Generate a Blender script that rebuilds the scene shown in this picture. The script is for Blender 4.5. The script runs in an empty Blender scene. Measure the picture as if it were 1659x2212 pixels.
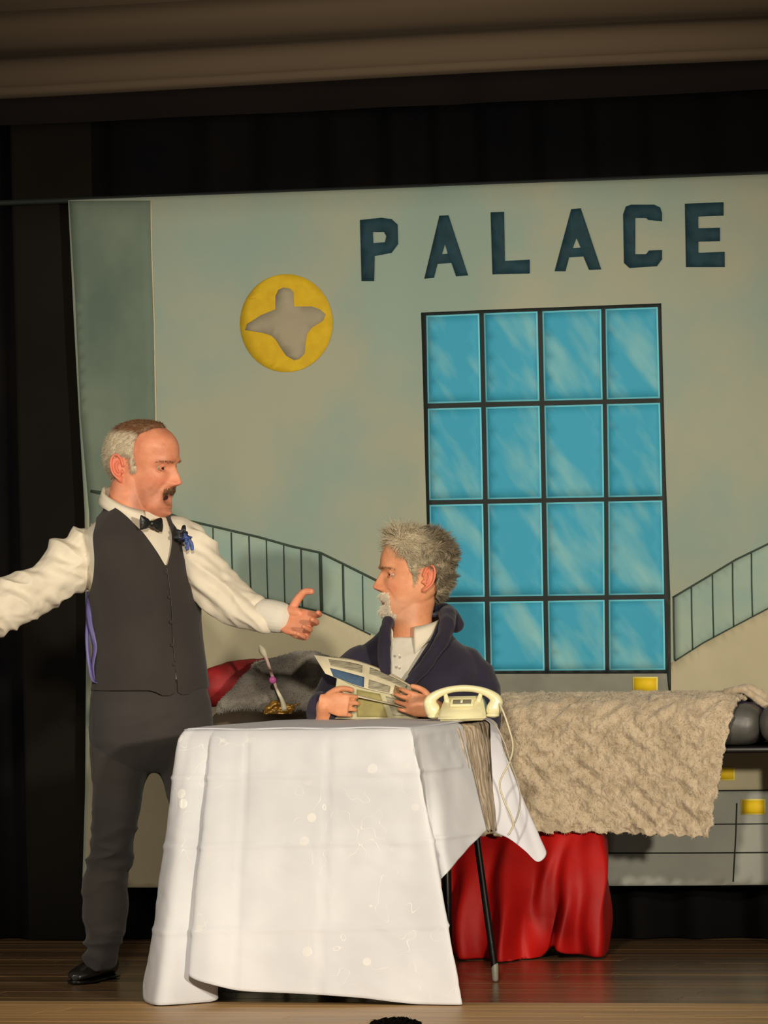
import bpy, bmesh, math, random
import numpy as np
from mathutils import Vector, Matrix
random.seed(4); rng = np.random.default_rng(7)
SC = bpy.context.scene
COL = SC.collection

# ------------------------------------------------------------------ camera
FPX, CAMH = 11150.0, 1.195
th, pt, rl = math.radians(16.3), math.atan(77 / 11150.0), math.radians(1.28)
s_, c_ = math.sin(th), math.cos(th)
CP = np.array([14.2 * s_, -14.2 * c_, CAMH])
R0 = np.array([c_, s_, 0.0]); FH = np.array([-s_, c_, 0.0]); UPV = np.array([0, 0, 1.0]); TW = -FH
FW = math.cos(pt) * FH + math.sin(pt) * UPV
U0 = np.cross(R0, FW)
CU = U0 * math.cos(rl) + R0 * math.sin(rl); CR = R0 * math.cos(rl) - U0 * math.sin(rl)
cam = bpy.data.cameras.new('camera'); cam.sensor_fit = 'VERTICAL'; cam.sensor_height = 24
cam.lens = 24 * FPX / 2212; cam.clip_end = 100
co = bpy.data.objects.new('camera', cam); COL.objects.link(co)
co.matrix_world = Matrix([[CR[i], CU[i], -FW[i], CP[i]] for i in range(3)] + [[0, 0, 0, 1]])
SC.camera = co
# ------------------------------------------------------------------ light
w = bpy.data.worlds.new('dark_hall'); SC.world = w; w.use_nodes = True
w.node_tree.nodes['Background'].inputs[0].default_value = (1.0, 0.80, 0.58, 1)
w.node_tree.nodes['Background'].inputs[1].default_value = 0.075
def lamp(kind, name, loc, target, power, color, size, angle=None, blend=0.5):
    l = bpy.data.lights.new(name, kind); l.energy = power; l.color = color
    if kind == 'SPOT':
        l.shadow_soft_size = size; l.spot_size = math.radians(angle); l.spot_blend = blend
    else:
        l.shape = 'DISK'; l.size = size
    o = bpy.data.objects.new(name, l); COL.objects.link(o); o.location = loc
    o.rotation_euler = (Vector(target) - Vector(loc)).to_track_quat('-Z', 'Y').to_euler()
    return o
lamp('SPOT', 'key_spot_light', (1.35, -6.0, 2.55), (-0.15, 0.4, 0.85), 850, (1.0, 0.89, 0.73), 0.14, 42, 0.9)
lamp('SPOT', 'side_spot_light', (5.3, -7.0, 1.8), (-0.15, 0.4, 0.95), 1950, (1.0, 0.88, 0.71), 0.16, 32, 0.9)
lamp('AREA', 'left_wash_light', (-4.2, -4.0, 2.2), (-0.3, 0.3, 1.0), 75, (1.0, 0.90, 0.76), 1.4)
SC.view_settings.view_transform = 'Standard'; SC.view_settings.look = 'None'
SC.view_settings.exposure = 0.0; SC.view_settings.gamma = 1.0; SC.view_settings.use_curve_mapping = False

# ------------------------------------------------------------------ helpers
def ray(px, py): return FW + CR * (px - 829.5) / FPX - CU * (py - 1106) / FPX
def PY(px, py, Y):
    d = ray(px, py); return CP + d * (Y - CP[1]) / d[1]
def PZ(px, py, Z):
    d = ray(px, py); return CP + d * (Z - CP[2]) / d[2]
def PD(px, py, D): return CP + ray(px, py) * D
def lin(c):
    return tuple(((v / 255) / 12.92 if v / 255 <= 0.04045 else ((v / 255 + 0.055) / 1.055) ** 2.4) for v in c)
def A(*v): return np.array(v, float)
def nrm(v): v = np.asarray(v, float); return v / (np.linalg.norm(v) + 1e-12)

def mat(name, col, rough=0.7, col2=None, scale=6, bump=0.0, bscale=80, stretch=(1, 1, 1), rot=(0, 0, 0), metal=0,
        sheen=0.0, spec=0.5, detail=4, contrast=(0.35, 0.65), sss=0.0, coat=0.0, attr=None, trans=0.0, alpha=1.0, bdist=0.002, tex=False):
    m = bpy.data.materials.new(name); m.use_nodes = True; nt = m.node_tree; N = nt.nodes; L = nt.links
    b = N['Principled BSDF']
    b.inputs['Roughness'].default_value = rough; b.inputs['Metallic'].default_value = metal
    b.inputs['Specular IOR Level'].default_value = spec
    b.inputs['Base Color'].default_value = (*col, 1)
    if sheen: b.inputs['Sheen Weight'].default_value = sheen
    if coat: b.inputs['Coat Weight'].default_value = coat; b.inputs['Coat Roughness'].default_value = 0.15
    if sss:
        b.inputs['Subsurface Weight'].default_value = sss; b.inputs['Subsurface Radius'].default_value = (1, 0.35, 0.2)
        b.inputs['Subsurface Scale'].default_value = 0.006
    if trans: b.inputs['Transmission Weight'].default_value = trans
    if alpha < 1: b.inputs['Alpha'].default_value = alpha
    tc = N.new('ShaderNodeTexCoord'); mp = N.new('ShaderNodeMapping')
    if tex: mp.vector_type = 'TEXTURE'; stretch = tuple(1 / q for q in stretch)
    mp.inputs['Scale'].default_value = stretch; mp.inputs['Rotation'].default_value = rot
    L.new(tc.outputs['Object'], mp.inputs[0])
    src = None
    if attr:
        a = N.new('ShaderNodeAttribute'); a.attribute_name = attr; src = a.outputs['Color']
        L.new(src, b.inputs['Base Color'])
    if col2:
        n = N.new('ShaderNodeTexNoise'); n.inputs['Scale'].default_value = scale; n.inputs['Detail'].default_value = detail
        L.new(mp.outputs[0], n.inputs['Vector'])
        r = N.new('ShaderNodeMapRange'); r.inputs[1].default_value = contrast[0]; r.inputs[2].default_value = contrast[1]
        L.new(n.outputs['Fac'], r.inputs[0])
        mx = N.new('ShaderNodeMix'); mx.data_type = 'RGBA'
        L.new(r.outputs[0], mx.inputs[0])
        if src: L.new(src, mx.inputs[6])
        else: mx.inputs[6].default_value = (*col, 1)
        mx.inputs[7].default_value = (*col2, 1)
        L.new(mx.outputs[2], b.inputs['Base Color'])
    if bump:
        n2 = N.new('ShaderNodeTexNoise'); n2.inputs['Scale'].default_value = bscale; n2.inputs['Detail'].default_value = 3
        L.new(mp.outputs[0], n2.inputs['Vector'])
        bp = N.new('ShaderNodeBump'); bp.inputs['Strength'].default_value = bump; bp.inputs['Distance'].default_value = bdist
        L.new(n2.outputs['Fac'], bp.inputs['Height']); L.new(bp.outputs[0], b.inputs['Normal'])
    return m

def link_mesh(name, V, F, m=None, parent=None, smooth=True, cols=None):
    me = bpy.data.meshes.new(name)
    V = np.asarray(V, float)
    me.from_pydata(V.tolist(), [], [list(map(int, f)) for f in F] if not isinstance(F, np.ndarray) else F.tolist()); me.update()
    if smooth: me.polygons.foreach_set('use_smooth', [True] * len(me.polygons))
    if cols is not None:
        a = me.color_attributes.new('Col', 'FLOAT_COLOR', 'POINT')
        a.data.foreach_set('color', np.hstack([cols, np.ones((len(cols), 1))]).astype(np.float32).ravel())
    o = bpy.data.objects.new(name, me); COL.objects.link(o)
    if m: me.materials.append(m)
    if parent:
        o.parent = parent; o.matrix_parent_inverse = Matrix.Translation(-parent.location)
    return o
def tag(o, label, cat, group=None):
    o['label'] = label; o['category'] = cat
    if group: o['group'] = group
    return o
def thing(name, loc, label, cat, group=None):
    o = bpy.data.objects.new(name, None); COL.objects.link(o); o.location = tuple(map(float, loc)); o.empty_display_size = 0.05
    return tag(o, label, cat, group)
def struct(o): o['kind'] = 'structure'; return o

class MB:   # mesh pieces gathered into ONE mesh
    def __init__(s): s.V = []; s.F = []; s.n = 0
    def add(s, V, F):
        V = np.asarray(V, float); s.V.append(V); n = s.n
        s.F += [[int(i) + n for i in f] for f in F]; s.n += len(V); return s
    def arr(s): return np.vstack(s.V), s.F
    def build(s, name, m, parent=None, smooth=True):
        V, F = s.arr(); return link_mesh(name, V, F, m, parent, smooth)
def grid_faces(nu, nv, wrap=False):
    F = []
    for i in range(nu - 1):
        for j in range(nv if wrap else nv - 1):
            k = (j + 1) % nv; F.append([i * nv + j, i * nv + k, (i + 1) * nv + k, (i + 1) * nv + j])
    return F
def catmull(P, m):
    P = np.asarray(P, float); n = len(P); out = []
    for i in range(n - 1):
        p0 = P[max(i - 1, 0)]; p1 = P[i]; p2 = P[i + 1]; p3 = P[min(i + 2, n - 1)]
        for k in range(m):
            t = k / m
            out.append(0.5 * ((2 * p1) + (-p0 + p2) * t + (2 * p0 - 5 * p1 + 4 * p2 - p3) * t * t + (-p0 + 3 * p1 - 3 * p2 + p3) * t ** 3))
    out.append(P[-1]); return np.array(out)
def loft(S, n=24, m=4):     # stations: (centre, ax, ay)
    X = catmull(np.array([np.concatenate([a, b, c]) for a, b, c in S]), m) if m > 1 else np.array([np.concatenate(x) for x in S])
    ph = np.linspace(0, 2 * math.pi, n, endpoint=False)
    V = (X[:, None, 0:3] + X[:, None, 3:6] * np.cos(ph)[None, :, None] + X[:, None, 6:9] * np.sin(ph)[None, :, None]).reshape(-1, 3)
    F = grid_faces(len(X), n, True)
    k = len(V); V = np.vstack([V, X[0, :3], X[-1, :3]])
    for j in range(n):
        F.append([k, (j + 1) % n, j]); b = (len(X) - 1) * n; F.append([k + 1, b + j, b + (j + 1) % n])
    return V, F
def limb(P, n=16, m=4, flat=1.0, fdir=None):    # points (x,y,z,r); rounded ends
    P = catmull(np.array(P, float), m); S = []
    t0 = nrm(P[1, :3] - P[0, :3]); t1 = nrm(P[-1, :3] - P[-2, :3])
    pts = []
    for a in (75, 50, 25): r = P[0, 3]; pts.append(np.append(P[0, :3] - t0 * r * math.sin(math.radians(a)) * 0.9, r * math.cos(math.radians(a))))
    pts += list(P)
    for a in (25, 50, 75): r = P[-1, 3]; pts.append(np.append(P[-1, :3] + t1 * r * math.sin(math.radians(a)) * 0.9, r * math.cos(math.radians(a))))
    pts = np.array(pts); up = np.array(fdir, float) if fdir is not None else (UPV if abs(t0[2]) < 0.8 else A(1, 0, 0))
    for i in range(len(pts)):
        t = nrm(pts[min(i + 1, len(pts) - 1), :3] - pts[max(i - 1, 0), :3])
        a = nrm(np.cross(t, up)); b = nrm(np.cross(a, t)); up = b
        S.append((pts[i, :3], a * pts[i, 3], b * pts[i, 3] * flat))
    return loft(S, n, 1)
def tube(P, r, n=8, m=4):
    P = np.asarray(P, float); return limb(np.hstack([P, np.full((len(P), 1), r)]), n, m)
def box(c, h, R=None):
    V = np.array([[x, y, z] for x in (-1, 1) for y in (-1, 1) for z in (-1, 1)], float) * np.array(h)
    if R is not None: V = V @ np.array(R).T
    return V + np.array(c), [[0, 1, 3, 2], [4, 6, 7, 5], [0, 4, 5, 1], [2, 3, 7, 6], [0, 2, 6, 4], [1, 5, 7, 3]]
def ellipsoid(c, ax, ay, az, n=20):
    S = []
    for i in range(n // 2 + 1):
        a = -math.pi / 2 + math.pi * i / (n // 2); q = max(math.cos(a), 1e-3)
        S.append((np.array(c) + np.array(az) * math.sin(a), np.array(ax) * q, np.array(ay) * q))
    return loft(S, n, 1)
def rbox(c, h, r, seg=3, R=None):   # rounded box
    bm = bmesh.new(); bmesh.ops.create_cube(bm, size=2)
    for v in bm.verts: v.co = Vector((v.co.x * h[0], v.co.y * h[1], v.co.z * h[2]))
    bmesh.ops.bevel(bm, geom=bm.edges[:], offset=r, segments=seg, affect='EDGES', profile=0.5)
    bm.verts.index_update(); V = np.array([v.co[:] for v in bm.verts]); F = [[v.index for v in f.verts] for f in bm.faces]; bm.free()
    if R is not None: V = V @ np.array(R).T
    return V + np.array(c), F
def remesh(parts, voxel, smooth=4):
    mb = MB()
    for V, F in parts: mb.add(V, F)
    V, F = mb.arr()
    me = bpy.data.meshes.new('tmp'); me.from_pydata(V.tolist(), [], F); me.update()
    o = bpy.data.objects.new('tmp', me); COL.objects.link(o)
    r = o.modifiers.new('r', 'REMESH'); r.mode = 'VOXEL'; r.voxel_size = voxel
    if smooth:
        q = o.modifiers.new('s', 'SMOOTH'); q.factor = 0.5; q.iterations = smooth
    dg = bpy.context.evaluated_depsgraph_get(); ev = o.evaluated_get(dg); m2 = ev.to_mesh()
    n = len(m2.vertices); V2 = np.empty(n * 3); m2.vertices.foreach_get('co', V2); V2 = V2.reshape(-1, 3)
    m2.calc_loop_triangles(); T = np.empty(len(m2.loop_triangles) * 3, np.int32); m2.loop_triangles.foreach_get('vertices', T); T = T.reshape(-1, 3)
    ev.to_mesh_clear(); bpy.data.objects.remove(o); bpy.data.meshes.remove(me)
    return V2, T
def tris(V, F):
    T = []
    for f in F:
        for k in range(1, len(f) - 1): T.append([f[0], f[k], f[k + 1]])
    return np.asarray(V, float), np.array(T)
def vnormals(V, T):
    n = np.cross(V[T[:, 1]] - V[T[:, 0]], V[T[:, 2]] - V[T[:, 0]]); N = np.zeros_like(V)
    for k in range(3): np.add.at(N, T[:, k], n)
    return N / (np.linalg.norm(N, axis=1, keepdims=True) + 1e-12)
def clip(V, T, f):          # keep f > 0, cutting triangles along f = 0
    V = V.copy(); f = np.where(np.abs(f) < 1e-6, 1e-6, f); newV = list(V); out = []; cache = {}
    def cut(a, b):
        k = (min(a, b), max(a, b))
        if k not in cache:
            t = f[a] / (f[a] - f[b]); cache[k] = len(newV); newV.append(V[a] + (V[b] - V[a]) * t)
        return cache[k]
    pos = f > 0; cnt = pos[T].sum(1)
    out = T[cnt == 3].tolist()
    for t in T[(cnt > 0) & (cnt < 3)]:
        poly = []
        for i in range(3):
            a, b = int(t[i]), int(t[(i + 1) % 3])
            if pos[a]: poly.append(a)
            if pos[a] != pos[b]: poly.append(cut(a, b))
        for k in range(1, len(poly) - 1): out.append([poly[0], poly[k], poly[k + 1]])
    NV = np.array(newV); T2 = np.array(out); used = np.unique(T2); mp = -np.ones(len(NV), int); mp[used] = np.arange(len(used))
    return NV[used], mp[T2]
def thicken(V, T, d):       # inward copy plus rim, a real thickness
    N = vnormals(V, T); n = len(V); V2 = np.vstack([V, V - N * d])
    e = {}
    for t in T.tolist():
        for i in range(3): e[(t[i], t[(i + 1) % 3])] = 1
    rim = [[b, a, a + n, b + n] for (a, b) in e if (b, a) not in e]
    F = T.tolist() + (T[:, ::-1] + n).tolist() + rim
    return V2, F
_perm = rng.permutation(256)
_perm = np.concatenate([_perm, _perm, _perm]); _val = rng.random(1024) * 2 - 1
def noise(P):
    P = np.asarray(P, float); I = np.floor(P).astype(int); f = P - I; f = f * f * (3 - 2 * f); I &= 255
    def h(i, j, k): return _val[_perm[_perm[_perm[(I[:, 0] + i) & 255] + ((I[:, 1] + j) & 255)] + ((I[:, 2] + k) & 255)]]
    x, y, z = f[:, 0], f[:, 1], f[:, 2]
    c = [[(h(0, j, k) * (1 - x) + h(1, j, k) * x) for j in (0, 1)] for k in (0, 1)]
    return (c[0][0] * (1 - y) + c[0][1] * y) * (1 - z) + (c[1][0] * (1 - y) + c[1][1] * y) * z
def fbm(P, o=3):
    s = 0; a = 1
    for i in range(o): s = s + a * noise(P * 2 ** i + 13.7 * i); a *= 0.5
    return s
def ridge(P, o=2): return 1 - 2 * np.abs(fbm(P, o))
def g(x, s): return np.exp(-(x / s) ** 2)
def sstep(x, a, b):
    t = np.clip((x - a) / (b - a), 0, 1); return t * t * (3 - 2 * t)
def strands(roots, dirs, lens, r, bend, seg=5, jit=0.25, cols=None):
    n = len(roots); P = [roots]; d = dirs.copy()
    for i in range(seg):
        d = d + bend * (1.0 / seg) + rng.normal(0, jit, (n, 3)) / seg; d /= np.linalg.norm(d, axis=1, keepdims=True)
        P.append(P[-1] + d * (lens / seg)[:, None])
    P = np.stack(P, 1); V = []
    a = np.cross(dirs, A(0.3, 0.2, 0.93)); a /= np.linalg.norm(a, axis=1, keepdims=True) + 1e-9; b = np.cross(dirs, a)
    for i in range(seg + 1):
        rr = r * (1 - 0.85 * i / seg)
        for k in range(3):
            an = 2 * math.pi * k / 3; V.append(P[:, i] + (a * math.cos(an) + b * math.sin(an)) * rr)
    V = np.stack(V, 1); F = []
    for i in range(seg):
        for k in range(3): F.append([i * 3 + k, i * 3 + (k + 1) % 3, (i + 1) * 3 + (k + 1) % 3, (i + 1) * 3 + k])
    F = np.array(F); nv = (seg + 1) * 3
    FF = (F[None] + (np.arange(n) * nv)[:, None, None]).reshape(-1, 4)
    C = None if cols is None else np.repeat(cols, nv, axis=0)
    return V.reshape(-1, 3), FF, C

# ------------------------------------------------------------------ materials
M = {}
M['wall'] = mat('painted_wall', lin((137, 157, 145)), .85, lin((157, 160, 140)), 2.2, .15, 300, detail=5, contrast=(.38, .6))
M['strip'] = mat('painted_dark_strip', lin((86, 104, 92)), .85, lin((112, 126, 110)), 4, .15, 300, stretch=(1, 1, .6))
M['cream'] = mat('painted_cream', lin((190, 182, 152)), .85, lin((178, 170, 140)), 3, .12, 300)
M['teal'] = mat('painted_teal', lin((14, 56, 68)), .8, lin((10, 46, 56)), 18)
M['yellow'] = mat('painted_yellow', lin((206, 172, 20)), .8, lin((196, 160, 16)), 30)
M['sticker'] = mat('bright_yellow', lin((236, 200, 16)), .7, lin((226, 188, 14)), 40)
M['sticker_edge'] = mat('pale_yellow', lin((238, 224, 120)), .7)
M['emblem'] = mat('painted_taupe', lin((158, 148, 124)), .85, lin((150, 142, 120)), 10)
M['black_paint'] = mat('black_paint', lin((22, 30, 28)), .7)
M['rail'] = mat('dark_green_line', lin((52, 66, 54)), .8)
M['pane'] = mat('painted_blue_pane', lin((54, 158, 190)), .75, lin((128, 186, 190)), 11, .1, 200, stretch=(.30, 1, 1.0), rot=(0, math.radians(56), 0), detail=3, contrast=(.47, .72), tex=True)
M['pane_edge'] = mat('pale_cyan_edge', lin((110, 206, 226)), .75)
M['sill'] = mat('painted_grey_sill', lin((140, 140, 126)), .85, lin((116, 116, 104)), 5)
M['step'] = mat('painted_grey_step', lin((158, 160, 150)), .85, lin((146, 148, 140)), 5)
M['green_in'] = mat('painted_green_wash', lin((142, 166, 156)), .85, lin((154, 172, 156)), 9)
M['black'] = mat('black_velour', (0.003, 0.003, 0.004), 1.0, (0.006, 0.005, 0.0045), 3, spec=.1)
M['brown_black'] = mat('brown_black_velour', (0.010, 0.0085, 0.0065), 1.0, (0.008, 0.007, 0.0055), 3, spec=.1)
M['valance'] = mat('brown_valance', lin((70, 58, 44)), .95, lin((58, 48, 38)), 2, spec=.2, stretch=(.2, 1, 1))
M['white_cloth'] = mat('white_cotton', lin((216, 216, 222)), .62, lin((208, 208, 216)), 3, .12, 260)
M['shirt'] = mat('cream_shirt', lin((226, 216, 194)), .75, lin((216, 206, 186)), 8, .1, 300)
M['shirt2'] = mat('pale_shirt', lin((218, 212, 196)), .75, lin((208, 202, 188)), 8, .1, 300)
M['vest'] = mat('charcoal_wool', lin((50, 44, 40)), .9, lin((44, 39, 36)), 6, .2, 400, sheen=.1)
M['lilac'] = mat('lilac_satin', lin((100, 92, 150)), .45, lin((84, 78, 132)), 12)
M['trouser'] = mat('dark_trousers', lin((54, 49, 46)), .9, lin((44, 41, 40)), 5, .2, 400, sheen=.1)
M['shoe'] = mat('black_leather', lin((26, 24, 22)), .35, coat=.3)
M['bow'] = mat('black_satin', lin((24, 26, 24)), .4)
M['navy'] = mat('navy_fleece', lin((40, 34, 54)), .95, lin((30, 26, 42)), 10, .3, 300, sheen=.12)
M['blue_ribbon'] = mat('blue_ribbon', lin((60, 88, 160)), .5, lin((30, 44, 90)), 60)
M['dark_ribbon'] = mat('dark_ribbon', lin((18, 20, 30)), .5)
M['skin'] = mat('skin', lin((214, 140, 108)), .5, None, sss=.12, attr='Col', bump=.35, bscale=160, spec=.4)
M['hair'] = mat('hair', (0.5, 0.5, 0.5), .6, attr='Col', spec=.35)
M['eye_white'] = mat('eye_white', lin((160, 140, 122)), .3)
M['iris'] = mat('iris_brown', lin((46, 30, 20)), .2)
M['mouth'] = mat('mouth_dark', lin((60, 18, 14)), .6)
M['phone'] = mat('ivory_bakelite', lin((232, 224, 178)), .28, spec=.6, coat=.3)
M['phone_dark'] = mat('phone_panel', lin((120, 116, 96)), .4)
M['fur'] = mat('taupe_plush', lin((204, 186, 158)), .95, lin((178, 160, 132)), 26, .5, 220, sheen=.3, contrast=(.42, .66), bdist=.004)
M['grey_fur'] = mat('grey_plush', lin((152, 146, 134)), .95, lin((96, 90, 82)), 7, .5, 180, sheen=.2, contrast=(.42, .62), bdist=.004)
M['red'] = mat('red_drape', lin((192, 20, 14)), .6, lin((160, 12, 10)), 4, .1, 200, spec=.3)
M['red_pillow'] = mat('crimson_pillow', lin((150, 22, 26)), .7, lin((112, 20, 18)), 12, .2, 200)
M['leather'] = mat('grey_leatherette', lin((96, 94, 88)), .42, lin((64, 63, 60)), 7, .15, 120, stretch=(.5, 1, 1))
M['brownboard'] = mat('brown_bench', lin((112, 96, 74)), .7, lin((92, 78, 60)), 10)
M['purple'] = mat('purple_fleece', lin((52, 40, 86)), .9, lin((36, 28, 62)), 12, .2, 200)
M['metal_black'] = mat('black_steel', lin((22, 20, 18)), .35, metal=.4)
M['rubber'] = mat('grey_foot', lin((120, 116, 104)), .5)
M['paper'] = mat('newsprint', lin((216, 206, 176)), .85, lin((200, 190, 160)), 30, .05)
M['paper_back'] = mat('newsprint_lower', lin((196, 190, 156)), .85, lin((178, 172, 138)), 25)
M['print_blue'] = mat('printed_blue', lin((66, 94, 120)), .7, lin((52, 76, 104)), 40)
M['print_text'] = mat('printed_text_block', lin((170, 164, 138)), .85, lin((120, 114, 96)), 120, stretch=(.3, .3, 3))
M['print_photo'] = mat('printed_photo', lin((110, 84, 60)), .8, lin((150, 120, 80)), 60)
M['print_ochre'] = mat('printed_ochre', lin((158, 148, 92)), .85, lin((144, 136, 86)), 40)
M['pink'] = mat('pale_pink_wax', lin((232, 204, 190)), .5, lin((226, 190, 178)), 40)
M['magenta'] = mat('magenta_ring', lin((226, 110, 190)), .5)
M['gold'] = mat('gold_foil', lin((190, 140, 50)), .4, lin((120, 92, 48)), 60, .6, 150, metal=.5)
M['iv_cream'] = mat('cream_bud', lin((236, 226, 196)), .5)
M['woods'] = [mat('stage_wood_%s' % k, lin(a), .24, lin(b), 5, .25, 30, stretch=(.35, 6, 1), spec=.5, contrast=(.3, .7)) for k, a, b in
              (('umber', (112, 87, 58), (84, 64, 43)), ('walnut', (100, 78, 54), (74, 56, 40)), ('brown', (122, 96, 66), (94, 72, 50)))]
M['woodf'] = [mat('apron_wood_%s' % k, lin(a), .45, lin(b), 5, .25, 30, stretch=(.35, 6, 1), contrast=(.3, .7)) for k, a, b in
              (('honey', (190, 152, 100), (160, 124, 80)), ('tan', (178, 142, 94), (150, 116, 74)))]
M['dark'] = mat('dark_plaster', (0.01, 0.01, 0.01), .95)
M['carpet'] = mat('dark_carpet', (0.012, 0.01, 0.01), .95, (0.02, 0.016, 0.016), 40)
M['sheer'] = mat('sheer_organza', lin((196, 180, 158)), .5, lin((150, 134, 114)), 20, stretch=(8, 8, .6), contrast=(.4, .6))
M['aud'] = mat('dark_jumper', lin((40, 34, 40)), .9)

# damask pattern on the tablecloth: raised satin circles and vines (relief and gloss only)
def damask():
    m = mat('white_damask', lin((212, 213, 216)), .6, lin((198, 199, 203)), 3, 0)
    nt = m.node_tree; N = nt.nodes; L = nt.links; b = N['Principled BSDF']
    tc = N.new('ShaderNodeTexCoord')
    v = N.new('ShaderNodeTexVoronoi'); v.inputs['Scale'].default_value = 11; v.inputs['Randomness'].default_value = .8
    L.new(tc.outputs['Object'], v.inputs['Vector'])
    r1 = N.new('ShaderNodeMapRange'); r1.inputs[1].default_value = .17; r1.inputs[2].default_value = .14; L.new(v.outputs['Distance'], r1.inputs[0])
    wv = N.new('ShaderNodeTexNoise'); wv.inputs['Scale'].default_value = 13; wv.inputs['Detail'].default_value = 1; L.new(tc.outputs['Object'], wv.inputs['Vector'])
    sb = N.new('ShaderNodeMath'); sb.operation = 'SUBTRACT'; sb.inputs[1].default_value = .5; L.new(wv.outputs['Fac'], sb.inputs[0])
    ab = N.new('ShaderNodeMath'); ab.operation = 'ABSOLUTE'; L.new(sb.outputs[0], ab.inputs[0])
    r2 = N.new('ShaderNodeMapRange'); r2.inputs[1].default_value = .005; r2.inputs[2].default_value = .001; L.new(ab.outputs[0], r2.inputs[0])
    mx = N.new('ShaderNodeMath'); mx.operation = 'MAXIMUM'; L.new(r1.outputs[0], mx.inputs[0]); L.new(r2.outputs[0], mx.inputs[1])
    big = N.new('ShaderNodeTexNoise'); big.inputs['Scale'].default_value = 3.5; L.new(tc.outputs['Object'], big.inputs['Vector'])
    r3 = N.new('ShaderNodeMapRange'); r3.inputs[1].default_value = .46; r3.inputs[2].default_value = .58; L.new(big.outputs['Fac'], r3.inputs[0])
    ml = N.new('ShaderNodeMath'); ml.operation = 'MULTIPLY'; L.new(mx.outputs[0], ml.inputs[0]); L.new(r3.outputs[0], ml.inputs[1])
    rr = N.new('ShaderNodeMapRange'); rr.inputs[3].default_value = .62; rr.inputs[4].default_value = .3; L.new(ml.outputs[0], rr.inputs[0]); L.new(rr.outputs[0], b.inputs['Roughness'])
    old = b.inputs['Base Color'].links[0].from_socket
    mc = N.new('ShaderNodeMix'); mc.data_type = 'RGBA'; L.new(ml.outputs[0], mc.inputs[0]); L.new(old, mc.inputs[6]); mc.inputs[7].default_value = (*lin((221, 220, 217)), 1)
    L.new(mc.outputs[2], b.inputs['Base Color'])
    bp = N.new('ShaderNodeBump'); bp.inputs['Strength'].default_value = .3; bp.inputs['Distance'].default_value = .0015; L.new(ml.outputs[0], bp.inputs['Height']); L.new(bp.outputs[0], b.inputs['Normal'])
    return m
M['damask'] = damask()

# ------------------------------------------------------------------ setting: floor, walls
SX0, SX1, SYF, SYB = -3.2, 2.9, -1.55, 1.62
floor = MB().add(*box((-.15, (SYF + SYB) / 2, -.06), (3.05, (SYB - SYF) / 2, .035))).build('floor', M['dark'], None, False); struct(floor)
rows = []; y = SYF
while y < SYB - .02:
    rows.append(y); y += .095
for i, y0 in enumerate(rows):
    x = SX0 - random.random() * 1.2
    while x < SX1:
        l = 1.1 + random.random() * .9; a, b2 = max(x, SX0), min(x + l, SX1); x += l
        if b2 - a < .1: continue
        dz = random.uniform(-.0006, .0006)
        pool = M['woodf'] if y0 < -.66 else M['woods']
        o = MB().add(*rbox(((a + b2) / 2, y0 + .0475, -.0125 + dz), ((b2 - a) / 2 - .0008, .0467, .0125), .0012, 1)).build('plank', random.choice(pool), floor, False)
wb = MB().add(*box((-.15, 1.75, 1.2), (3.05, .05, 2.2))).build('wall_back', M['dark'], None, False); struct(wb)
tr = MB().add(*box((-.15, SYF - .02, -.5), (3.05, .02, .5))).build('trim_1', M['brownboard'], None, False); struct(tr)
bb = MB().add(*rbox((-.15, 1.655, .012), (3.05, .012, .022), .004, 1)).build('baseboard_back', M['woodf'][0], None, False); struct(bb)
af = MB().add(*box((1.5, -8, -1.0), (7, 6.4, .04))).build('floor_auditorium', M['carpet'], None, False); struct(af)

def curtain(name, x0, x1, y, z0, z1, amp, wl, m, label, cat='curtain', th_=.006, seed=0):
    nx = max(8, int((x1 - x0) / .012)); nz = 10
    X = np.linspace(x0, x1, nx); Z = np.linspace(z0, z1, nz)
    XX, ZZ = np.meshgrid(X, Z)
    n = noise(np.stack([XX.ravel() * 2.1 + seed, ZZ.ravel() * .3, XX.ravel() * 0], 1)).reshape(XX.shape)
    YY = y + amp * np.sin(2 * math.pi * XX / wl + 3 * n) * (1 - .3 * (ZZ - z0) / (z1 - z0))
    V, T = tris(np.stack([XX, YY, ZZ], -1).reshape(-1, 3), grid_faces(nz, nx))
    V2, F2 = thicken(V, T, th_); return tag(link_mesh(name, V2, F2, m), label, cat)
curtain('back_curtain', -3.0, 2.7, 1.50, .004, 3.25, .03, .19, M['black'], 'black back curtain hanging to the floor behind the painted backdrop')
xl1 = PY(178, 1500, 1.30)[0]
curtain('side_curtain', PY(48, 1500, 1.43)[0], xl1 + .02, 1.43, .004, 3.1, .008, .35, M['brown_black'], 'brownish black curtain panel at left beside the backdrop edge', seed=5)
# brown valance over the stage: bulging horizontal folds
zb = PY(829, 163, -1.2)[2]
prof = [(0, 0), (.008, -.02), (.018, -.012), (.03, -.024), (.055, -.028), (.078, -.010), (.092, .035), (.104, .075), (.114, .04), (.128, -.005), (.16, -.035), (.185, -.035), (.205, -.012), (.213, .004), (.222, -.010), (.26, -.035), (.33, -.04), (.45, -.05), (.62, -.02)]
pr = catmull(np.array(prof), 4); xs = np.linspace(-3.4, 3.2, 90)
V = []
for x in xs:
    for (dz, dy) in pr:
        V.append((x, -1.2 + dy + .006 * math.sin(x * 3 + dz * 9), zb + dz + .004 * math.sin(x * 2.3)))
V, T = tris(V, grid_faces(len(xs), len(pr)))
V2, F2 = thicken(V, T, .01); tag(link_mesh('valance', V2, F2, M['valance']), 'brown valance with long horizontal folds across the top of the stage', 'valance')
zb2 = PY(829, 232, .1)[2]
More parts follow.
